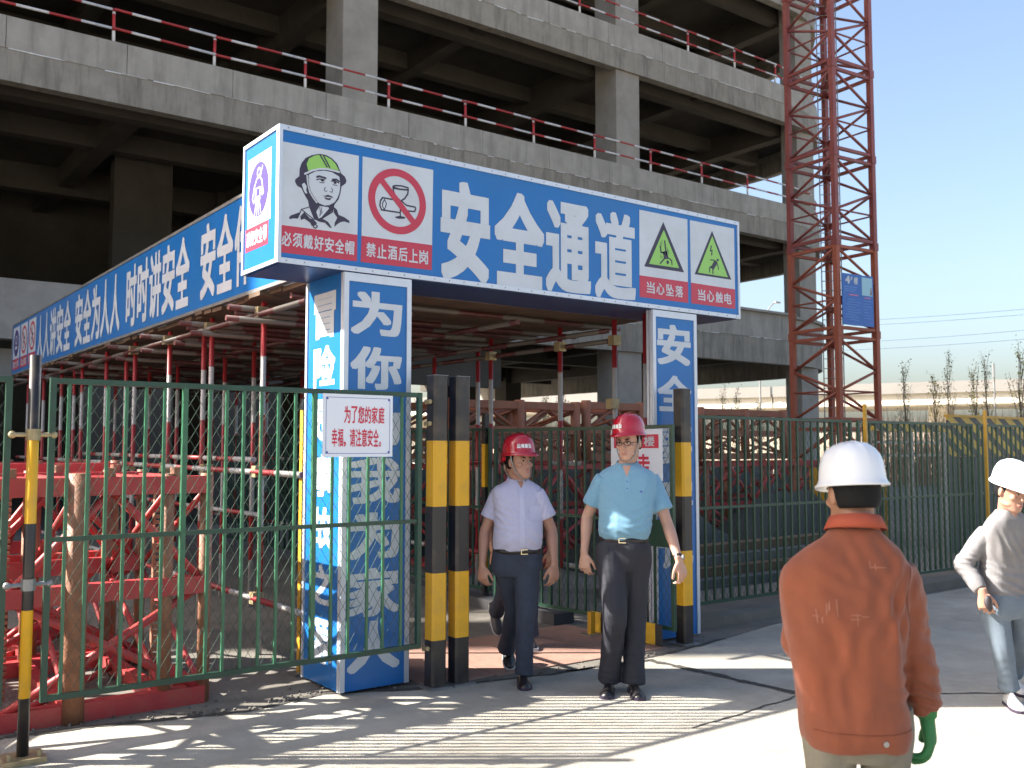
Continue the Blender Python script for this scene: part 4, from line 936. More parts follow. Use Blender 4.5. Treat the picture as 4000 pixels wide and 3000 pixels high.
tag(th.build('brushwood', mat('pinkish_twigs', (.30,.20,.15), .9, .3, 1)), kind='stuff', label='bare brushwood thicket under the bridge')
wl = ['lowest', 'second lowest', 'second highest', 'highest']
for i, (ya, yb_) in enumerate(((752,722),(738,700),(700,668),(690,655))):
    a = at(1500, 75); b_ = at(2600, 55); za = 1.6+(972-(ya+10))/2071*75; zb_ = 1.6+(972-(yb_-28))/2071*55
    mb = MB(); n = 14
    for k in range(n):
        t0, t1 = k/n, (k+1)/n; sag = lambda t: -1.0*4*t*(1-t)*.5
        mb.tube((a.x+(b_.x-a.x)*t0, a.y+(b_.y-a.y)*t0, za+(zb_-za)*t0+sag(t0)), (a.x+(b_.x-a.x)*t1, a.y+(b_.y-a.y)*t1, za+(zb_-za)*t1+sag(t1)), .022, 4)
    tag(mb.build('overhead_wire', mat('pale_wire', (.10,.16,.22), .6)), 'pale overhead wire right of the crane mast, %s of the four' % wl[i], 'wire', 'overhead wires')
q = at(2150, 55)
sg = tag(empty('road_sign', (q.x, q.y, 0)), 'dark backed road sign on a pole above the bridge parapet', 'sign')
MB().tube((0,0,0),(0,0,6.6),.05,8).build('pole', M_steel, sg); MB().box(-.45,.45,-.04,.04,5.6,6.5).build('sign_plate', M_steel, sg).rotation_euler.z = R(30)
q = at(1643, 74)
sl = tag(empty('street_lamp', (q.x, q.y, 0)), 'curved street lamp seen through the open corner of the building', 'lamp')
b = MB(); b.tube((0,0,0),(0,0,11),.09,8,.06); prev = (0,0,11)
for k in range(1,7): c = (-.0+RT.x*k*.22, RT.y*k*.22, 11+2.1*math.sin(k/6*1.4)); b.tube(prev,c,.05,8); prev = c
b.build('pole', M_steel, sl); MB().box(-.1,.5,-.1,.1,-.06,.06).build('lamp_head', M_steel, sl).location = prev

# ---------------------------------------------------------------- people
def cat_rom(pts, k):
    """smooth a list of vectors/tuples of equal length, k steps per span"""
    P = [list(p) for p in pts]; out = []
    for i in range(len(P)-1):
        p0 = P[max(0,i-1)]; p1 = P[i]; p2 = P[i+1]; p3 = P[min(len(P)-1,i+2)]
        for j in range(k):
            t = j/k; out.append([.5*((2*b)+(-a+c)*t+(2*a-5*b+4*c-d)*t*t+(-a+3*b-3*c+d)*t*t*t) for a,b,c,d in zip(p0,p1,p2,p3)])
    out.append(P[-1]); return out
def limb(mb, stations, k=4, n=14, flat=None):
    """stations: (x,y,z,radius[,radius2]) ; closed tapered limb. flat: axis along which radius2 applies"""
    S_ = cat_rom([tuple(s) if len(s) == 5 else tuple(s)+(s[3],) for s in stations], k)
    rings = []
    for i, s in enumerate(S_):
        c = Vector(s[:3]); a = Vector(S_[max(0,i-1)][:3]); b = Vector(S_[min(len(S_)-1,i+1)][:3]); d = (b-a).normalized()
        f = Vector(flat) if flat else Vector((0,1,0))
        if abs(d.dot(f)) > .97: f = Vector((0,0,1))
        u = d.cross(f).normalized(); w = u.cross(d).normalized()
        rings.append([c + u*math.cos(t)*s[3] + w*math.sin(t)*s[4] for t in [2*math.pi*j/n for j in range(n)]])
    v = [p for r in rings for p in r]; m = len(rings)
    f = [(i*n+j, i*n+(j+1) % n, (i+1)*n+(j+1) % n, (i+1)*n+j) for i in range(m-1) for j in range(n)]
    f += [tuple(range(n))[::-1], tuple(range((m-1)*n, m*n))]
    mb.add(v, f)
def trunk(mb, rings, k=4, n=28, e=2.5):
    """rings: (x,y,z,halfwidth,halfdepth,yaw)"""
    S_ = cat_rom(rings, k); R_ = []
    for s in S_:
        cy, sy = math.cos(s[5]), math.sin(s[5]); rr = []
        for j in range(n):
            t = 2*math.pi*j/n; c, q = math.cos(t), math.sin(t)
            x = math.copysign(abs(c)**(2/e), c)*s[3]; y = math.copysign(abs(q)**(2/e), q)*s[4]
            rr.append(Vector((s[0]+x*cy-y*sy, s[1]+x*sy+y*cy, s[2])))
        R_.append(rr)
    v = [p for r in R_ for p in r]; m = len(R_)
    f = [(i*n+j, i*n+(j+1) % n, (i+1)*n+(j+1) % n, (i+1)*n+j) for i in range(m-1) for j in range(n)]
    f += [tuple(range(n))[::-1], tuple(range((m-1)*n, m*n))]
    mb.add(v, f)
def fuse(mb, name, m, parent, voxel=.006, smooth=2, fold=None, cut=None):
    """one continuous surface out of overlapping closed forms, with optional cloth folds"""
    me = bpy.data.meshes.new(name); me.from_pydata(mb.v, [], mb.f)
    bm = bmesh.new(); bm.from_mesh(me); bmesh.ops.recalc_face_normals(bm, faces=bm.faces); bm.to_mesh(me); bm.free()
    o = bpy.data.objects.new(name, me); COL.objects.link(o)
    md = o.modifiers.new('r', 'REMESH'); md.mode = 'VOXEL'; md.voxel_size = voxel; md.adaptivity = 0
    if smooth: ms = o.modifiers.new('s', 'SMOOTH'); ms.iterations = smooth; ms.factor = .5
    dg = bpy.context.evaluated_depsgraph_get(); m2 = bpy.data.meshes.new_from_object(o.evaluated_get(dg))
    o.modifiers.clear(); o.data = m2; bpy.data.meshes.remove(me); m2.name = name
    if fold:
        N = [v.normal.copy() for v in m2.vertices]
        for v, nn in zip(m2.vertices, N): v.co = v.co + nn*fold(v.co)
    m2.polygons.foreach_set('use_smooth', [True]*len(m2.polygons)); m2.materials.clear(); m2.materials.append(m)
    if parent: o.parent = parent
    return o
def folds(spots, base=.0025, sc=9., seed=0):
    """spots: (centre, radius, direction of the crease run, wavelength, amplitude)"""
    def f(p):
        q = Vector((p.x*sc+seed, p.y*sc, p.z*sc*.6)); d = base*noise.noise(q)*2.2 + base*.8*noise.noise(q*2.3)
        for c, r, dr, wl, amp in spots:
            dd = p - Vector(c); g = math.exp(-(dd.length/r)**2)
            if g < .02: continue
            w = noise.noise(p*7+Vector((seed,1,2)))*1.6
            d += amp*g*(math.sin(dd.dot(Vector(dr).normalized())/wl*6.283+w*2.2)*.5-.2)
        return d
    return f
SKIN = dict(
    a=mat('skin_tan', (.36,.19,.135), .5, .06, 30, .08, 300), b=mat('skin_fair', (.42,.24,.175), .5, .06, 30, .08, 300),
    c=mat('skin_brown', (.28,.14,.085), .5, .08, 30, .08, 300))
M_hair = mat('black_hair', (.006,.006,.007), .75, .3, 60, .2, 300, spec=.2)
M_eyew = mat('eye_white', (.62,.58,.55), .3); M_eyed = mat('eye_dark', (.02,.012,.01), .2); M_lip = mat('lip', (.40,.17,.14), .5)
M_hatred = mat('red_hard_hat', (.36,.008,.02), .22, coat=.5); M_hatwhite = mat('white_hard_hat', (.62,.64,.68), .25, coat=.4)
M_strap = mat('grey_strap', (.25,.27,.27), .8)

HEADR = [(-.118,.018,.072,.045),(-.110,.033,.086,.01),(-.092,.047,.089,-.03),(-.065,.059,.085,-.05),(-.035,.066,.083,-.072),
         (0,.0715,.082,-.088),(.03,.0745,.085,-.097),(.06,.074,.082,-.098),(.088,.066,.064,-.084),(.106,.045,.034,-.055),(.115,.018,.008,-.02)]
def head_forms(mb, c, yaw, pitch=0, roll=0, s=1.):
    """c = point between the ears; yaw turns +y (face) about z"""
    Mh = Matrix.Translation(c) @ Matrix.Rotation(yaw, 4, 'Z') @ Matrix.Rotation(pitch, 4, 'X') @ Matrix.Rotation(roll, 4, 'Y') @ Matrix.Scale(s, 4)
    t = MB()
    trunk(t, [(0,(yf+yb)/2,z,w,(yf-yb)/2,0) for z,w,yf,yb in HEADR], k=4, n=30, e=2.25)
    limb(t, [(0,.076,.016,.007),(0,.0865,-.008,.0072),(0,.098,-.029,.0095),(0,.091,-.038,.008)], k=4, n=10)
    for sx in (-1,1):
        t.ball((sx*.012,.089,-.034), (.0075,.008,.0065), 10, 8)
        t.ball((sx*.031,.080,.026), (.023,.009,.008), 12, 8)
        t.ball((sx*.044,.062,-.022), (.020,.020,.018), 12, 8)
        t.ball((sx*.050,.02,-.070), (.014,.04,.018), 12, 8)
        t.ball((sx*.077,-.010,-.004), (.009,.019,.031), 12, 10, Matrix.Rotation(sx*-.35, 3, 'Z'))
    t.ball((0,.088,-.060), (.022,.008,.0055), 12, 8); t.ball((0,.086,-.071), (.018,.008,.006), 12, 8); t.ball((0,.078,-.102), (.020,.012,.012), 12, 8)
    mb.add([Mh @ Vector(v) for v in t.v], t.f); return Mh
def face_parts(Mh, parent, brow=M_hair, lids=True, eyes=True):
    if eyes:
        b = MB()
        for sx in (-1,1): b.ball((sx*.030,.0765,.004), (.0118,.0092,.0040), 12, 8)
        b.v = [Mh @ Vector(p) for p in b.v]; e = b.build('eyes', M_eyew, parent, True)
        b = MB()
        for sx in (-1,1): b.ball((sx*.030+.001,.0825,.0042), (.0058,.005,.0050), 10, 8)
        for sx in (-1,1): limb(b, [(sx*.016,.085,.0055,.0012),(sx*.030,.0885,.0105,.0016),(sx*.046,.080,.006,.0012)], k=4, n=6)
        b.v = [Mh @ Vector(p) for p in b.v]; b.build('iris_and_lashes', M_eyed, e, True)
    b = MB()
    for sx in (-1,1): limb(b, [(sx*.014,.0895,.022,.0025,.0015),(sx*.032,.0895,.0275,.0042,.002),(sx*.050,.0775,.022,.0022,.0015)], k=4, n=8)
    b.v = [Mh @ Vector(p) for p in b.v]; b.build('eyebrows', brow, parent, True)
    b = MB(); limb(b, [(-.023,.0865,-.064,.0015),(-.008,.0955,-.0625,.003,.0025),(.008,.0955,-.0625,.003,.0025),(.023,.0865,-.064,.0015)], k=4, n=8)
    limb(b, [(-.017,.088,-.071,.002),(0,.0945,-.073,.0042,.003),(.017,.088,-.071,.002)], k=4, n=8)
    b.v = [Mh @ Vector(p) for p in b.v]; b.build('lips', M_lip, parent, True)
def hair_cap(Mh, parent, low=-.045):
    b = MB(); n = 26
    trunk(b, [(0,-.030,low,.062,.062,0),(0,-.024,low+.03,.0765,.078,0),(0,-.018,.02,.0795,.086,0),(0,-.015,.05,.0800,.090,0),(0,-.015,.085,.074,.082,0),(0,-.015,.11,.045,.05,0)], k=3, n=30, e=2.1)
    b.v = [Mh @ Vector(p) for p in b.v]
    o = b.build('hair', M_hair, parent, True); return o
def hard_hat(Mh, parent, m, visor=.045, text=None, strap=True, tilt=0., up=.0, s=1., mark=False, tpos=0.):
    """revolved shell with brim, visor and crown ridges"""
    Hm = Mh @ Matrix.Translation((0,-.004,.040+up)) @ Matrix.Rotation(tilt, 4, 'X') @ Matrix.Scale(s, 4)
    prof = [(1.10,0.0),(1.105,.005),(1.04,.013),(1.005,.026),(.99,.050),(.955,.080),(.88,.107),(.74,.130),(.53,.146),(.28,.154),(.08,.157)]
    n = 64; v = []; f = []
    def P(j, i):
        k, z = prof[j]; t = 2*math.pi*i/n; cx, cy = math.sin(t), math.cos(t)
        rx, ry = .108*k, .128*k
        ext = max(0, cy)**3*visor*(1 if j < 2 else (.35 if j == 2 else 0))
        p = Vector((cx*rx, cy*(ry)+ext, z - (ext*.25 if j < 3 else 0)))
        if j > 3:
            for x0, a in ((0,.0045),(-.034,.003),(.034,.003)): p.z += a*math.exp(-((p.x-x0)/.0085)**2)*min(1,(j-3)/3)
        return p
    for j in range(len(prof)): v += [P(j,i) for i in range(n)]
    f = [(j*n+i, j*n+(i+1) % n, (j+1)*n+(i+1) % n, (j+1)*n+i) for j in range(len(prof)-1) for i in range(n)]
    top = len(v); v.append(Vector((0,0,.161))); f += [((len(prof)-1)*n+i, (len(prof)-1)*n+(i+1) % n, top) for i in range(n)]
    # inner face
    k0 = len(v); v += [Vector((p.x*.955, p.y*.955, p.z-.001)) for p in v[:n]]; f += [(i, k0+i, k0+(i+1) % n, (i+1) % n) for i in range(n)]
    k1 = len(v); v += [Vector((math.sin(2*math.pi*i/n)*.10, math.cos(2*math.pi*i/n)*.118, .02)) for i in range(n)]
    f += [(k0+i, k1+i, k1+(i+1) % n, k0+(i+1) % n) for i in range(n)]; f.append(tuple(range(k1, k1+n))[::-1])
    b = MB().add([Hm @ p for p in v], f); h = b.build('hard_hat', m, parent, True)
    def dome(a, z):   # point on the shell at angle a from the front and height z
        for j in range(3, len(prof)-1):
            if prof[j][1] <= z <= prof[j+1][1]:
                k = prof[j][0]+(prof[j+1][0]-prof[j][0])*(z-prof[j][1])/(prof[j+1][1]-prof[j][1]); break
        return Vector((math.sin(a)*.108*k*1.03, math.cos(a)*.128*k*1.03, z))
    if text:
        b = MB(); put_line(b, text, -.5, .5, 0, 1, 0, .035, .06)
        b.v = [Hm @ dome(tpos-p[0]*.95, .048+.030*p[1]) for p in b.v]
        b.build('lettering', mat('reflective_white', (.80,.80,.82), .3), h)
    if mark:
        b = MB(); ring(b, (0,0), .0, .5, 0, 20); b.v = [Hm @ dome(tpos+p[0]*.30, .055+.028*p[1]) for p in b.v]; b.build('badge', M_red, h)
    if strap:
        for sx in (-1,1):
            b = MB(); limb(b, [(sx*.088,.015,.045,.002,.009),(sx*.0835,.022,.0,.002,.007),(sx*.070,.040,-.06,.002,.006),(sx*.040,.062,-.108,.002,.006),(0,.070,-.126,.002,.006)], k=4, n=8, flat=(0,1,0))
            b.v = [Mh @ Vector(p) for p in b.v]; b.build('chin_strap', M_strap, h, True)
    return h
def hand_forms(mb, wrist, d, pn, side, s=1., curl=1., grow=0.):
    """wrist point, d = direction of the hand, pn = where the palm faces, side = +1 thumb toward d x pn"""
    d = Vector(d).normalized(); pn = Vector(pn); pn = (pn - d*pn.dot(d)).normalized(); a = d.cross(pn).normalized()*side; w = Vector(wrist); g = grow
    limb(mb, [(*(w-d*.03*s),.026*s+g,.021*s+g),(*(w+d*.005*s),.027*s+g,.019*s+g),(*(w+d*.04*s),.038*s+g,.016*s+g),(*(w+d*.075*s),.042*s+g,.014*s+g),(*(w+d*.09*s),.038*s+g,.011*s+g)], k=3, n=14, flat=pn)
    Ls = [(.042,.026,.020),(.046,.029,.021),(.043,.027,.020),(.033,.021,.018)]
    for i, L in enumerate(Ls):
        off = (.0325-.0215*i)*s; p = w + d*(.084-.004*abs(i-1.2))*s + a*off; q = d.copy(); R0 = [.0092,.0095,.009,.0078][i]*s+g
        st = [(*(p-d*.02*s), R0)]; ang = 0
        for j, l in enumerate(L):
            ang += (.38,.62,.45)[j]*curl*(1+.12*i); dd = (d*math.cos(ang) + pn*math.sin(ang) + a*(.05*(1.2-i))).normalized()
            st.append((*p, R0*(1-.08*j))); p = p + dd*l*s
        st.append((*p, R0*.72)); limb(mb, st, k=2, n=10)
    p = w + d*.022*s + a*.028*s; t1 = (d*.75 + a*.55 + pn*.35).normalized(); t2 = (d*.9 + a*.15 + pn*.45).normalized(); r = .0105*s+g
    q = p + t1*.040*s; q2 = q + t2*.030*s; q3 = q2 + t2*.024*s
    limb(mb, [(*(p-t1*.01*s),.013*s+g),(*p,.0145*s+g),(*q,r),(*q2,r*.95),(*q3,r*.7)], k=2, n=10)
def shoe(name, heel, toe, m, parent, w=.047, h=.085, sole=M_black, soleh=.018):
    heel = Vector(heel); toe = Vector(toe); d = (toe-heel); L = d.length; d.normalize()
    side = d.cross(Vector((0,0,1))).normalized(); up = side.cross(d).normalized()
    def fr(l, x, z): return heel + d*l*L + side*x + up*z
    b = MB()
    rings = [(0,.030,.055),(.06,.036,.082),(.2,.036,.10),(.34,.037,.088),(.5,.042,.062),(.68,w,.050),(.85,w*.92,.042),(.96,w*.62,.032),(1.0,w*.25,.020)]
    n = 16; v = []
    for l, ww, hh in rings:
        for j in range(n):
            t = 2*math.pi*j/n; x = math.cos(t)*ww; z = math.sin(t); z = soleh*.6 + (hh*h/.1)*(max(0,z)) + min(0,z)*.006
            v.append(fr(l, x*(1 if z < .03 else 1-.25*(z/(hh+.01))), z))
    f = [(i*n+j, i*n+(j+1)%n, (i+1)*n+(j+1)%n, (i+1)*n+j) for i in range(len(rings)-1) for j in range(n)] + [tuple(range(n))[::-1], tuple(range(len(v)-n, len(v)))]
    b.add(v, f); o = b.build(name, m, parent, True)
    s = MB(); pts = [(l, ww*1.06) for l, ww, hh in rings]; loop = [(l, x) for l, x in pts] + [(l, -x) for l, x in pts[::-1]]
    k = len(loop); s.add([fr(l*1.02-.005, x, 0) for l, x in loop] + [fr(l*1.02-.005, x, soleh) for l, x in loop],
          [tuple(range(k))[::-1], tuple(range(k,2*k))] + [(i,(i+1)%k,k+(i+1)%k,k+i) for i in range(k)])
    s.build('sole', sole, o); return o
def mix(a, b, t): return tuple(x+(y-x)*t for x, y in zip(a, b))
def person(base, label, sp):
    """local frame: x = camera right, y = away from the camera, z up"""
    o = tag(empty('person', base), label, 'person'); o.rotation_euler = (0, 0, math.atan2(RT.y, RT.x))
    sk = sp['skin']; g = sp
    body = MB(); Mh = head_forms(body, g['head'], g['head_yaw'], g.get('head_pitch', 0), g.get('head_roll', 0), g.get('hs', 1.))
    hx = Vector(g['head']); nb = Vector(g['neck']); hd = Mh.to_3x3() @ Vector((0,1,0))
    limb(body, [(*(nb-Vector((0,0,.06))),.070),(*(nb+Vector((0,0,.015))),.060),(*(hx-hd*.02-Vector((0,0,.055))),.057),(*(hx-hd*.025-Vector((0,0,.0))),.05)], k=4, n=20)
    tr = g['torso']
    trunk(body, [(r[0],r[1],r[2],r[3]*.80,r[4]*.80,r[5]) for r in tr[:-1]], k=3, n=24)
    for side, A in (('L', g['armL']), ('R', g['armR'])):
        sh, el, wr = A['sh'], A['el'], A['wr']; k = A.get('k', 1.)
        limb(body, [(*sh,.036*k),(*mix(sh,el,.3),.043*k),(*mix(sh,el,.5),.045*k),(*mix(sh,el,.8),.039*k),(*el,.038*k),(*mix(el,wr,.25),.040*k),(*mix(el,wr,.65),.031*k),(*wr,.0245*k)], k=3, n=16)
        if not A.get('glove'):
            hand_forms(body, wr, A.get('hd', Vector(wr)-Vector(el)), A['pn'], A['side'], A.get('s', 1.), A.get('curl', 1.))
    for Lg in (g['legL'], g['legR']):
        hp, kn, an = Lg['hip'], Lg['knee'], Lg['ank']
        limb(body, [(*hp,.085),(*mix(hp,kn,.5),.068),(*kn,.052),(*mix(kn,an,.3),.052),(*an,.036)], k=3, n=16)
    bo = fuse(body, 'body', sk, o, .0052, 2)
    face_parts(Mh, o, eyes=g.get('eyes', True)); hair_cap(Mh, o)
    hh = hard_hat(Mh, o, g['hat'], g.get('visor', .045), g.get('text'), g.get('strap', True), g.get('tilt', 0), g.get('hat_up', 0), g.get('hat_s', 1.), g.get('mark', False), g.get('tpos', 0))
    # upper garment
    if g.get('top'):
        mb = MB(); trunk(mb, tr, k=5, n=36, e=2.4)
        sl = g.get('sleeve', .55); wd = g.get('sleeve_w', 1.)
        for side, A in (('L', g['armL']), ('R', g['armR'])):
            sh, el, wr = A['sh'], A['el'], A['wr']
            if sl <= 1:
                limb(mb, [(*mix(sh,el,-.06),.048*wd),(*mix(sh,el,.12),.058*wd),(*mix(sh,el,.38),.062*wd),(*mix(sh,el,sl),.068*wd),(*mix(sh,el,sl+.015),.066*wd)], k=4, n=20)
            else:
                limb(mb, [(*mix(sh,el,-.06),.050*wd),(*mix(sh,el,.1),.060*wd),(*mix(sh,el,.35),.065*wd),(*mix(sh,el,.75),.058*wd),(*el,.059*wd),(*mix(el,wr,.3),.056*wd),(*mix(el,wr,.7),.050*wd),(*mix(el,wr,sl-1),.042*wd),(*mix(el,wr,sl-.99),.040*wd)], k=4, n=20)
        fuse(mb, g.get('topname', 'shirt'), g['top'], o, .0062, 3, folds(g.get('topfolds', []), g.get('fbase', .003), 9, g.get('seed', 1)))
    mb = MB(); pv = g['pelvis']; trunk(mb, pv, k=4, n=32, e=2.4); lw = g.get('legw', 1.)
    for Lg in (g['legL'], g['legR']):
        hp, kn, an = Lg['hip'], Lg['knee'], Lg['ank']; hem = Lg.get('hem', an)
        limb(mb, [(*mix(hp,kn,-.1),.086*lw),(*mix(hp,kn,.15),.094*lw),(*mix(hp,kn,.55),.080*lw),(*kn,.070*lw),(*mix(kn,an,.35),.066*lw),(*mix(kn,an,.75),.062*lw),(*hem,.068*lw),(*mix(hem,kn,-.02),.064*lw)], k=4, n=20)
    fuse(mb, 'trousers', g['bottom'], o, .0068, 3, folds(g.get('botfolds', []), .0028, 8, g.get('seed', 1)+5))
    return o, Mh
def loc(p, u, v=0.): return tuple(Vector(p) + RT*u + FW*v)
M_shirt = mat('lavender_shirt', (.42,.415,.56), .75, .04, 60, .25, 400, sheen=.2)
M_polo = mat('blue_polo', (.145,.30,.42), .8, .06, 90, .3, 500, sheen=.2)
M_jean = mat('dark_jeans', (.028,.036,.060), .85, .25, 14, .3, 500)
M_trou = mat('black_trousers', (.014,.015,.024), .75, .15, 12, .15, 300)
M_dark = mat('dark_shirt', (.03,.03,.035), .8, .1, 20)
M_jack = mat('orange_jacket', (.205,.050,.018), .8, .14, 7, .12, 400, dirt=(.125,.035,.016), dscale=3, damt=.5, sheen=.15)
M_jackc = mat('orange_collar', (.30,.055,.025), .8, .1, 9)
M_grey = mat('grey_sweatshirt', (.185,.18,.19), .85, .08, 9, .3, 200, dirt=(.12,.105,.095), dscale=5, damt=.5)
M_paleb = mat('washed_jeans', (.125,.16,.20), .85, .18, 9, .3, 300)
M_khaki = mat('grey_work_trousers', (.17,.155,.12), .85, .15, 9, .2, 200)
M_glove = mat('green_glove', (.03,.17,.05), .75, .2, 20, .4, 150)
M_shoe = mat('black_leather', (.012,.011,.012), .35, .2, 20)
M_snk = mat('dark_sneaker', (.035,.03,.035), .6); M_whites = mat('white_rubber', (.5,.5,.5), .5)
M_belt = mat('belt_leather', (.015,.012,.012), .35); M_gold = mat('buckle_metal', (.75,.65,.45), .25, metal=.8)
def collar(o, nb, r, yaw, m, h=.03, drop=.045, gap=.55, name='collar', ang=None):
    """stand collar with two pointed flaps folded out, open at the front"""
    n = 30; mb = MB(); v = []
    for j in range(n+1):
        a = yaw + math.pi/2 + gap/2 + (2*math.pi-gap)*j/n; c, s = math.cos(a), math.sin(a)
        fr = .5-.5*math.cos(a-yaw-math.pi/2); pt = max(0, 1-fr*5)          # 0 front .. 1 back ; pt grows at the points
        z = nb[2]-.016+.036*fr
        for k, dz in ((1.0,0),(.97,h),(1.05,h+.002),(1.26+.22*pt, .004-drop*pt)): v.append((nb[0]+c*r*k, nb[1]+s*r*.96*k, z+dz))
    mb.add(v, [(4*j+k, 4*j+4+k, 4*j+5+k, 4*j+1+k) for j in range(n) for k in range(3)])
    c = mb.build(name, m, o, True); s = c.modifiers.new('t', 'SOLIDIFY'); s.thickness = .003; return c
def on_surface(obj, pts, lift=.0015):
    from mathutils.bvhtree import BVHTree
    bv = BVHTree.FromPolygons([v.co for v in obj.data.vertices], [tuple(p.vertices) for p in obj.data.polygons]); out = []
    for x, z in pts:
        h = bv.ray_cast(Vector((x,-1,z)), Vector((0,1,0))); out.append((h[0]+h[1]*lift) if h[0] else Vector((x,-.15,z)))
    return out
def part_of(o, nm): return [c for c in o.children if c.name.startswith(nm)][0]
def cloth_patch(o, src, outline_, name, m, lift=.002, n=8):
    """thin patch lying on a garment: strip between a left and a right edge curve"""
    L, Rr = outline_; mb = MB(); v = []
    for i in range(n+1):
        t = i/n*(len(L)-1); k = min(int(t), len(L)-2); f = t-k
        a = [L[k][q]+(L[k+1][q]-L[k][q])*f for q in (0,1)]; b = [Rr[k][q]+(Rr[k+1][q]-Rr[k][q])*f for q in (0,1)]
        v += on_surface(src, [a, ((a[0]+b[0])/2, (a[1]+b[1])/2), b], lift)
    mb.add(v, [(3*i+j, 3*i+j+1, 3*i+4+j, 3*i+3+j) for i in range(n) for j in (0,1)])
    return mb.build(name, m, o, True)
def belt(o, ring_, z, h, m, buckle=True, bx=0.):
    x, y, _, a, b, yaw = ring_; n = 40; mb = MB(); v = []
    for zz, k in ((z-h/2,1),(z+h/2,1),(z+h/2,.97),(z-h/2,.97)):
        for j in range(n):
            t = 2*math.pi*j/n; c, q = math.cos(t), math.sin(t); X = math.copysign(abs(c)**(2/2.4),c)*(a+.006)*k; Y = math.copysign(abs(q)**(2/2.4),q)*(b+.006)*k
            v.append((x+X*math.cos(yaw)-Y*math.sin(yaw), y+X*math.sin(yaw)+Y*math.cos(yaw), zz))
    f = [(r*n+j, r*n+(j+1)%n, ((r+1)%4)*n+(j+1)%n, ((r+1)%4)*n+j) for r in range(4) for j in range(n)]
    bl_ = MB().add(v, f).build('belt', m, o, True)
    if buckle:
        bb = MB(); Mx = Matrix.Translation((x+bx, y, z)) @ Matrix.Rotation(yaw, 4, 'Z') @ Matrix.Translation((0,-(b+.012),0))
        for q in ((-.024,.024,-.003,.003,.012,.017),(-.024,.024,-.003,.003,-.017,-.012),(-.024,-.018,-.003,.003,-.012,.012)): bb.box(*q)
        bb.v = [Mx @ Vector(p) for p in bb.v]; bb.build('buckle', M_gold, bl_)

# --- 1: man in the pale shirt. px scale 308 per metre, faces the camera (-y)
b1 = tuple(FW*6.72 + RT*(6.72*(1128-1106)/2071))
y1 = R(12)
t1 = [(-.035,.02,.90,.165,.122,y1),(-.035,.0,.98,.172,.138,y1),(-.03,.0,1.08,.170,.132,y1),(-.03,.01,1.18,.172,.120,y1),(-.03,.02,1.27,.182,.112,y1),(-.03,.03,1.335,.168,.092,y1),(-.028,.035,1.37,.115,.075,y1),(-.028,.035,1.395,.068,.062,y1)]
o, Mh = person(b1, 'man in a pale lavender short-sleeved shirt, dark jeans and red hard hat', dict(
    skin=SKIN['a'], head=(-.020,.0,1.515), head_yaw=math.pi+R(38), head_pitch=R(3), head_roll=0, neck=(-.028,.035,1.37), torso=t1, hat=M_hatred, text='云峰建设', tilt=R(0), tpos=R(22), hat_up=.004,
    armL=dict(sh=(-.160,.05,1.300), el=(-.262,.06,1.03), wr=(-.277,-.01,.80), pn=(.55,.8,0), side=1, s=1.06, curl=1.35, hd=(.02,-.05,-1)),
    armR=dict(sh=(.102,.01,1.300), el=(.205,.04,1.04), wr=(.222,-.02,.81), pn=(-.55,.8,0), side=-1, s=1.06, curl=1.0, hd=(-.02,-.03,-1)),
    legL=dict(hip=(-.12,.02,.84), knee=(-.055,.15,.47), ank=(-.110,.44,.15)), legR=dict(hip=(.03,.0,.84), knee=(.02,-.05,.47), ank=(.01,-.02,.10), hem=(.01,-.02,.075)),
    pelvis=[(-.035,.02,.93,.163,.120,y1),(-.035,.02,.86,.175,.125,y1),(-.04,.02,.78,.178,.118,y1),(-.05,.02,.73,.14,.10,y1)],
    top=M_shirt, sleeve=.63, sleeve_w=1.08, bottom=M_jean, legw=.98, seed=3,
    topfolds=[((-.15,-.08,1.12),.10,(.5,0,1),.045,.010),((-.12,-.1,1.0),.12,(-.4,0,1),.05,0.0056),((.08,-.1,.97),.12,(.5,0,1),.05,0.0056),((-.19,0,1.22),.07,(1,0,.3),.03,0.0056),((.13,0,1.2),.07,(1,0,-.3),.03,0.0056),((0,-.1,1.2),.14,(1,0,.3),.08,0.0042)],
    botfolds=[((.02,-.05,0.2350),.13,(0,0,1),.05,0.0025),((.01,-.03,0.0750),.12,(.2,0,1),.04,0.0027),((-.04,-.08,0.3800),.12,(1,0,0.3000),.05,0.0025),((-.06,.1,0.2350),.12,(0,0,1),.05,0.0025)]))
collar(o, (-.028,.030,1.372), .066, y1+math.pi, M_shirt)
sh_ = part_of(o, 'shirt')
cloth_patch(o, sh_, ([(-.036,1.385),(-.022,1.36),(-.010,1.335)], [(.012,1.385),(.002,1.36),(-.008,1.335)]), 'open_neck', SKIN['a'])
cloth_patch(o, sh_, ([(-.024,1.335),(-.018,1.2),(-.018,1.05),(-.018,.93)], [(.010,1.335),(.016,1.2),(.016,1.05),(.016,.93)]), 'placket', mat('lavender_placket', (.44,.44,.59), .75), .003, 26)
cloth_patch(o, sh_, ([(.050,1.215),(.050,1.12)], [(.135,1.215),(.130,1.12)]), 'chest_pocket', mat('lavender_placket', (.44,.44,.59), .75), .0025, 10)
belt(o, t1[0], .905, .032, M_belt, True, .02)
shoe('shoe', (.00,.05,.0), (.02,-.215,.0), M_shoe, o)
shoe('shoe', (-.115,.60,.155), (-.085,.38,.0), M_shoe, o, sole=M_whites)
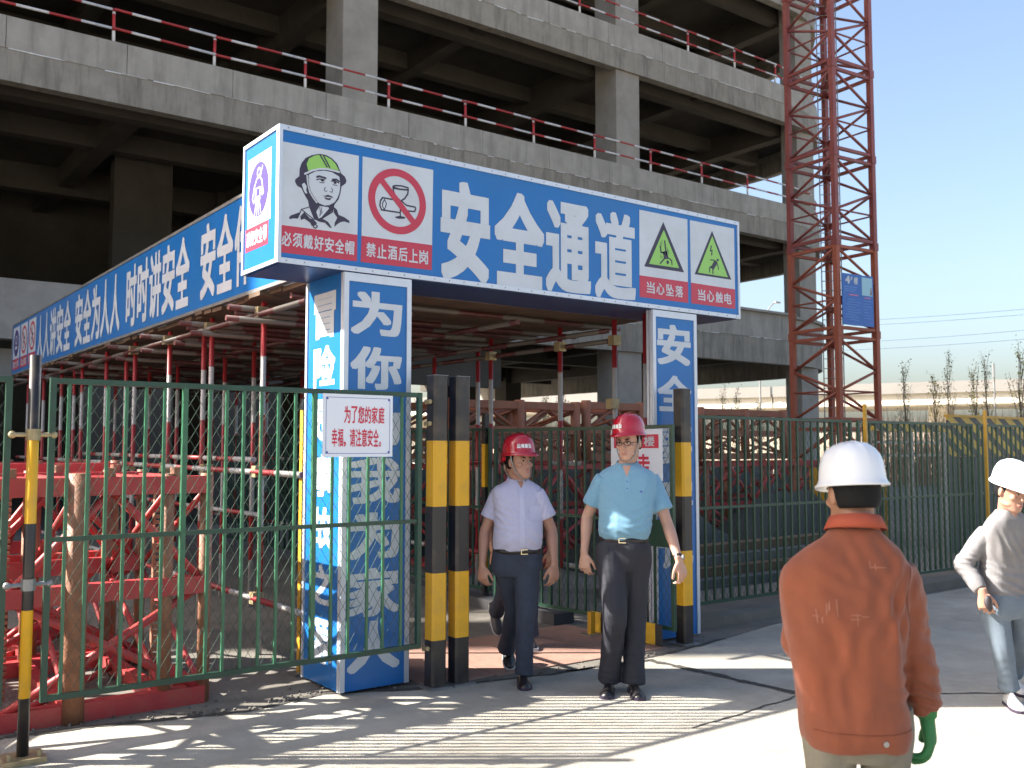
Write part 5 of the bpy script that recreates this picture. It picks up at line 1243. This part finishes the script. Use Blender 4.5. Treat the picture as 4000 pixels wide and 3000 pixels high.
# --- 2: man in the blue polo shirt
b2 = tuple(FW*6.47 + RT*(6.47*(1345-1106)/2071)); y2 = R(-12)
t2 = [(.005,.02,1.00,.160,.115,y2),(.008,.0,1.07,.178,.132,y2),(.012,.0,1.16,.180,.128,y2),(.02,.01,1.27,.188,.118,y2),(.025,.02,1.37,.198,.112,y2),(.03,.03,1.445,.180,.092,y2),(.03,.04,1.485,.115,.074,y2),(.03,.04,1.51,.070,.062,y2)]
o, Mh = person(b2, 'tall man in a light blue polo shirt, glasses and red hard hat', dict(
    skin=SKIN['b'], head=(.045,.02,1.645), head_yaw=math.pi+R(-33), head_pitch=R(-2), head_roll=R(3), neck=(.032,.04,1.49), torso=t2, hat=M_hatred, text='云峰建设', tilt=R(4), tpos=R(20), hat_up=.006,
    armL=dict(sh=(-.130,.03,1.405), el=(-.235,.09,1.15), wr=(-.262,.02,.905), pn=(.55,.8,0), side=1, s=1.06, curl=1.2, hd=(.03,-.05,-1)),
    armR=dict(sh=(.198,.05,1.400), el=(.292,-.03,1.10), wr=(.335,-.20,.885), pn=(-.6,.8,0), side=-1, s=1.06, curl=1.25, hd=(.25,-.12,-1)),
    legL=dict(hip=(-.085,.02,.93), knee=(-.072,-.12,.53), ank=(-.098,.03,.10), hem=(-.098,.03,.085)), legR=dict(hip=(.085,.02,.93), knee=(.070,.02,.52), ank=(.060,.0,.10), hem=(.060,.0,.07)),
    pelvis=[(.005,.02,1.025,.158,.113,y2),(.0,.02,.95,.178,.125,y2),(0,.02,.87,.182,.122,y2),(0,.02,.80,.14,.10,y2)],
    top=M_polo, sleeve=.66, sleeve_w=1.10, bottom=M_trou, legw=1.15, seed=9,
    topfolds=[((.12,-.08,1.12),.11,(-.4,0,1),.05,0.0063),((-.1,-.1,1.08),.11,(.4,0,1),.05,0.0063),((.02,-.12,1.03),.12,(.2,0,1),.045,0.0056),((-.14,0,1.33),.07,(1,0,.4),.03,0.0049),((.18,0,1.33),.07,(1,0,-.4),.03,0.0049)],
    botfolds=[((-.08,-.04,0.2600),.14,(0,0,1),.06,0.0027),((.06,-.05,0.2500),.14,(.2,0,1),.06,0.0027),((-.08,0,0.0800),.12,(.2,0,1),.05,0.0027),((.05,-.04,0.0700),.12,(-.2,0,1),.05,0.0027),((0,-.08,0.4250),.12,(1,0,0.2500),.05,0.0022)]))
collar(o, (.032,.036,1.486), .067, y2+math.pi, M_polo, drop=.05, gap=.7)
sh_ = part_of(o, 'shirt')
cloth_patch(o, sh_, ([(-.006,1.495),(.004,1.46),(.013,1.425)], [(.050,1.495),(.034,1.46),(.017,1.425)]), 'open_neck', SKIN['b'])
cloth_patch(o, sh_, ([(.002,1.425),(.002,1.325)], [(.032,1.425),(.032,1.325)]), 'placket', mat('polo_placket', (.16,.32,.45), .8), .0025, 8)
belt(o, t2[0], 1.005, .036, M_belt, True, .0)
shoe('shoe', (-.095,.07,.0), (-.145,-.19,.0), M_shoe, o); shoe('shoe', (.055,.04,.0), (.07,-.225,.0), M_shoe, o)
bt_ = MB()
for p_ in on_surface(sh_, [(.017,1.39),(.017,1.345)], .004): bt_.ball(p_, (.0045,.003,.0045), 8, 6)
bt_.build('buttons', MATS['navy_print'], o)['kind'] = 'stuff'
p_ = on_surface(sh_, [(.105,1.325)], .003)[0]; MB().ball(p_, (.009,.002,.006), 8, 6).build('chest_emblem', MATS['navy_print'], o)
gl = MB()
for sx in (-1,1):
    pts = [(sx*.031+.023*math.cos(t)*(1 if abs(math.cos(t))<.8 else .96), .098-.012*abs(sx*.031+.023*math.cos(t))/.05, .001+.0145*math.sin(t)) for t in [2*math.pi*i/18 for i in range(19)]]
    for a_, c_ in zip(pts[:-1], pts[1:]): gl.tube(a_, c_, .0021, 6)
    gl.tube((sx*.054,.087,0.0035),(sx*.079,.0,0.0056),.0018,6)
gl.tube((-.008,.096,0.0035),(.008,.096,0.0035),.0018,6); gl.v = [Mh @ Vector(p) for p in gl.v]; gl.build('glasses', mat('dark_frame', (.02,.01,.01), .25), o)
wa = Vector((.335,-.20,.885)); wd_ = (Vector((.292,-.03,1.10))-wa).normalized(); wc = wa+wd_*.028
MB().tube(wc-wd_*.010, wc+wd_*.010, .0315, 20).build('watch_strap', M_belt, o)
MB().tube(wc+Vector((.024,-.010,0)), wc+Vector((.036,-.016,0)), .017, 18).build('watch_case', mat('watch_steel', (.6,.6,.6), .2, metal=.8), o)
# --- 3: the man hidden behind the first
b3 = tuple(FW*7.95 + RT*(7.95*(1125-1106)/2071)); y3 = R(5)
t3 = [(-.02,.0,.88,.16,.11,y3),(-.02,0,1.0,.165,.12,y3),(-.02,0,1.15,.175,.115,y3),(-.03,0,1.25,.175,.10,y3),(-.03,-.02,1.31,.11,.075,y3),(-.03,-.02,1.34,.068,.06,y3)]
o, Mh = person(b3, 'man in dark clothes and red hard hat, hidden behind the lavender shirt', dict(
    skin=SKIN['c'], head=(-.055,-.03,1.455), head_yaw=math.pi+R(10), head_pitch=R(12), neck=(-.04,-.02,1.32), torso=t3, hat=M_hatred, strap=True,
    armL=dict(sh=(-.20,.0,1.26), el=(-.265,.06,.99), wr=(-.225,-.02,.76), pn=(.55,.8,0), side=1, s=1.06, curl=1.2, hd=(.05,-.05,-1)),
    armR=dict(sh=(.15,.0,1.26), el=(.22,.03,1.0), wr=(.24,-.05,.78), pn=(-.55,.8,0), side=-1, s=1.06, curl=1.0, hd=(0,-.05,-1)),
    legL=dict(hip=(-.10,.0,.82), knee=(-.13,.05,.45), ank=(-.205,.35,.22)), legR=dict(hip=(.07,.0,.82), knee=(.075,-.08,.44), ank=(.08,-.02,.10)),
    pelvis=[(-.02,.0,.91,.158,.112,y3),(-.02,0,.83,.172,.12,y3),(-.02,0,.75,.17,.11,y3),(-.02,0,.70,.13,.09,y3)],
    top=M_dark, sleeve=.6, bottom=M_jean, seed=13))
shoe('sneaker', (-.245,.46,.27), (-.19,.30,.03), M_snk, o, sole=M_whites); shoe('sneaker', (.075,.04,.0), (.10,-.22,.0), M_snk, o, sole=M_whites, soleh=.028)
MB().box(-.262,-.225,.378,.392,.10,.165).build('reflector', mat('reflector_white', (.8,.8,.8), .2), o)
# --- 4: foreground worker in orange, back to the camera. px scale 647 per metre at 3.2 m
b4 = tuple(FW*3.2 + RT*(3.2*(1838-1106)/2071)); y4 = R(-10)
t4 = [(-.01,.01,.640,.155,.125,y4),(-.012,.01,.65,.168,.138,y4),(-.015,.0,.70,.178,.146,y4),(-.02,.0,.76,.176,.146,y4),(-.03,.0,.88,.182,.146,y4),(-.035,.0,1.00,.195,.142,y4),(-.035,.0,1.11,.205,.132,y4),(-.03,-.01,1.20,.203,.115,y4),(-.02,-.01,1.265,.165,.095,y4),(-.0,-.005,1.315,.105,.082,y4),(.005,.0,1.345,.075,.072,y4)]
o, Mh = person(b4, 'worker seen from behind in a faded orange jacket, white hard hat and green gloves', dict(
    skin=SKIN['c'], head=(.010,.03,1.450), head_yaw=R(10), head_pitch=R(-5), neck=(.005,.0,1.345), torso=t4, hat=M_hatwhite, strap=False, visor=.045, hat_s=.95, hat_up=-.012, eyes=True,
    armL=dict(sh=(-.145,.03,1.20), el=(-.135,.13,.95), wr=(-.05,.36,.90), pn=(1,0,0), side=1, curl=1.2, glove=True, k=1.1),
    armR=dict(sh=(.135,.0,1.195), el=(.195,.02,.90), wr=(.245,.06,.735), pn=(-1,.2,0), side=-1, glove=True, k=1.1),
    legL=dict(hip=(-.09,.0,.74), knee=(-.09,.02,.42), ank=(-.09,0,.08)), legR=dict(hip=(.09,.0,.74), knee=(.09,.02,.42), ank=(.09,0,.08)),
    pelvis=[(0,.0,.80,.135,.095,y4),(0,0,.74,.142,.105,y4),(0,0,.66,.142,.105,y4),(0,0,.60,.12,.09,y4)],
    top=M_jack, topname='jacket', sleeve=1.93, sleeve_w=1.27, bottom=M_khaki, seed=21, fbase=.005, legw=1.0,
    topfolds=[((.05,-.13,1.02),.16,(1,0,.22),.075,0.0078),((-.03,-.14,.84),.18,(1,0,-.12),.085,0.0059),((.03,-.10,1.24),.09,(1,0,.5),.05,0.0052),((-.11,-.1,1.18),.10,(.6,0,1),.06,0.0046),((.20,0,1.02),.09,(.5,0,1),.05,0.0065),((.02,-.14,1.0),.22,(1,0,.25),.12,0.0078),((.17,-.02,.84),.12,(.35,0,1),.055,0.0130),((.22,0,.78),.08,(.3,0,1),.035,0.0117),((.10,-.1,1.12),.13,(1,0,-.5),.06,0.0104),((-.1,-.14,.80),.12,(1,0,.15),.08,0.0052),((-.16,-.05,1.0),.12,(1,0,.3),.06,0.0065)]))
jk = [c for c in o.children if c.name.startswith('jacket')][0]
collar(o, (.005,-.002,1.330), .078, y4, M_jackc, h=.042, gap=.5)
gm = MB(); hand_forms(gm, (.250,.065,.725), (.12,-.02,-1), (-.8,.5,0), 1, 1.15, .9, .004); limb(gm, [(.238,.055,.775,.038),(.248,.062,.73,.036),(.25,.065,.715,.034)], k=2, n=16)
fuse(gm, 'glove', M_glove, o, .0045, 2)
MB().tube((.236,.054,.785),(.241,.058,.768),.0405,20).build('glove_cuff', M_whites, o)
gm = MB(); hand_forms(gm, (-.045,.37,.90), (.8,.5,-.1), (.3,-.3,-1), 1, 1.1, 1.2, .003); limb(gm, [(-.08,.31,.905,.036),(-.045,.365,.90,.034)], k=2, n=16)
fuse(gm, 'glove', M_glove, o, .0055, 2)
shoe('shoe', (-.09,-.06,0), (-.10,.2,0), M_shoe, o); shoe('shoe', (.09,-.06,0), (.10,.2,0), M_shoe, o)
# faded print marks and a snap, pressed onto the back of the jacket
def seam(src, pts, name='seam', r=.0016, m=None):
    P_ = cat_rom([tuple(p) for p in pts], 6); q = on_surface(src, [(p[0], p[1]) for p in P_], .0008); mb = MB()
    for a_, b_ in zip(q[:-1], q[1:]):
        if (b_-a_).length < .06: mb.tube(a_, b_, r, 5)
    mb.build(name, m or mat('dark_orange_seam', (.15,.04,.017), .9), o)
seam(jk, [(-.17,.715),(-.08,.712),(.0,.712),(.08,.714),(.15,.718)])
seam(jk, [(.150,1.225),(.135,1.16),(.135,1.08),(.150,1.0)])
fp = MB(); rnd = random.Random(4)
for cx, cz, w, h, k in ((-.115,1.10,.05,.045,5),(-.03,1.075,.045,.05,5),(.03,1.235,.06,.03,4),(-.155,1.075,.03,.045,4)):
    for j in range(k):
        a = rnd.choice([0,1]); x = cx+rnd.uniform(-.4,.4)*w; z = cz+rnd.uniform(-.4,.4)*h; L = rnd.uniform(.4,.8)*(w if a else h)
        n = 5; line = [(x+(L*(t/n-.5) if a else 0), z+(0 if a else L*(t/n-.5))) for t in range(n+1)]
        s = .0022
        for p, q in zip(line[:-1], line[1:]):
            quad = [(p[0]-(0 if a else s), p[1]-(s if a else 0)), (q[0]-(0 if a else s), q[1]-(s if a else 0)), (q[0]+(0 if a else s), q[1]+(s if a else 0)), (p[0]+(0 if a else s), p[1]+(s if a else 0))]
            fp.add(on_surface(jk, quad), [(0,1,2,3)])
fp.build('faded_print', mat('faded_white_print', (.26,.10,.06), .85), o)['kind'] = 'stuff'
q = on_surface(jk, [(.035,.685)])[0]; MB().tube(q, q+Vector((0,-.004,0)), .009, 12).build('snap', M_steel, o)
# --- 5: worker in the grey sweatshirt at the right edge
b5 = tuple(FW*6.15 + RT*(6.15*(2160-1106)/2071)); y5 = R(15)
t5 = [(.0,.02,.66,.150,.115,y5),(.0,.02,.72,.158,.122,y5),(.0,.0,.85,.160,.120,y5),(.0,-.04,1.0,.172,.115,y5),(-.005,-.07,1.10,.175,.105,y5),(-.01,-.09,1.165,.15,.088,y5),(-.02,-.10,1.205,.095,.072,y5),(-.025,-.105,1.23,.07,.062,y5)]
o, Mh = person(b5, 'worker in a dirty grey sweatshirt, pale jeans and white hard hat at the right edge', dict(
    skin=SKIN['a'], head=(-.030,-.16,1.345), head_yaw=math.pi+R(22), head_pitch=R(-16), neck=(-.025,-.11,1.22), torso=t5, hat=M_hatwhite, strap=False, mark=True, tpos=R(-5), visor=.06,
    armL=dict(sh=(-.145,-.06,1.085), el=(-.250,.02,.87), wr=(-.205,-.12,.715), pn=(.55,.8,0), side=1, s=1.06, curl=1.35, hd=(.12,-.05,-1)),
    armR=dict(sh=(.155,-.08,1.10), el=(.24,.0,.88), wr=(.26,-.13,.70), pn=(-.55,.8,0), side=-1, s=1.06, curl=1.2, hd=(0,-.1,-1)),
    legL=dict(hip=(-.08,.02,.66), knee=(-.05,-.02,.36), ank=(.01,.02,.10)), legR=dict(hip=(.09,.0,.66), knee=(.14,.12,.36), ank=(.20,.34,.13)),
    pelvis=[(0,.02,.72,.145,.11,y5),(0,.02,.66,.165,.12,y5),(0,.02,.58,.165,.115,y5),(0,.02,.54,.13,.09,y5)],
    top=M_grey, topname='sweatshirt', sleeve=1.88, sleeve_w=.98, bottom=M_paleb, seed=31, fbase=.004, legw=.98,
    topfolds=[((-.05,-.12,.98),.12,(1,0,.5),.05,.010),((-.23,0,.87),.08,(.2,0,1),.035,.012),((0,-.1,.74),.14,(.3,0,1),.05,.010)],
    botfolds=[((-.05,-.04,0.1800),.12,(0,0,1),.05,0.0027),((0,0,0.0750),.10,(.2,0,1),.04,0.0033),((0,-.08,0.3000),.12,(1,0,0.2000),.05,0.0027)]))
shoe('shoe', (.01,.05,.0), (-.03,-.21,.0), M_whites, o); shoe('shoe', (.20,.42,.05), (.19,.18,.0), M_whites, o)
tl_ = MB(); tl_.ball((-.197,-.165,.665), (.024,.018,.042), 12, 8); tl_.ball((-.185,-.160,.635), (.018,.014,.030), 10, 8)
tag(tl_.build('work_glove', M_snk, None, True), 'dark rolled work glove in the hand of the worker in grey', 'glove').matrix_world = Matrix.Translation(b5) @ Matrix.Rotation(math.atan2(RT.y, RT.x), 4, 'Z')
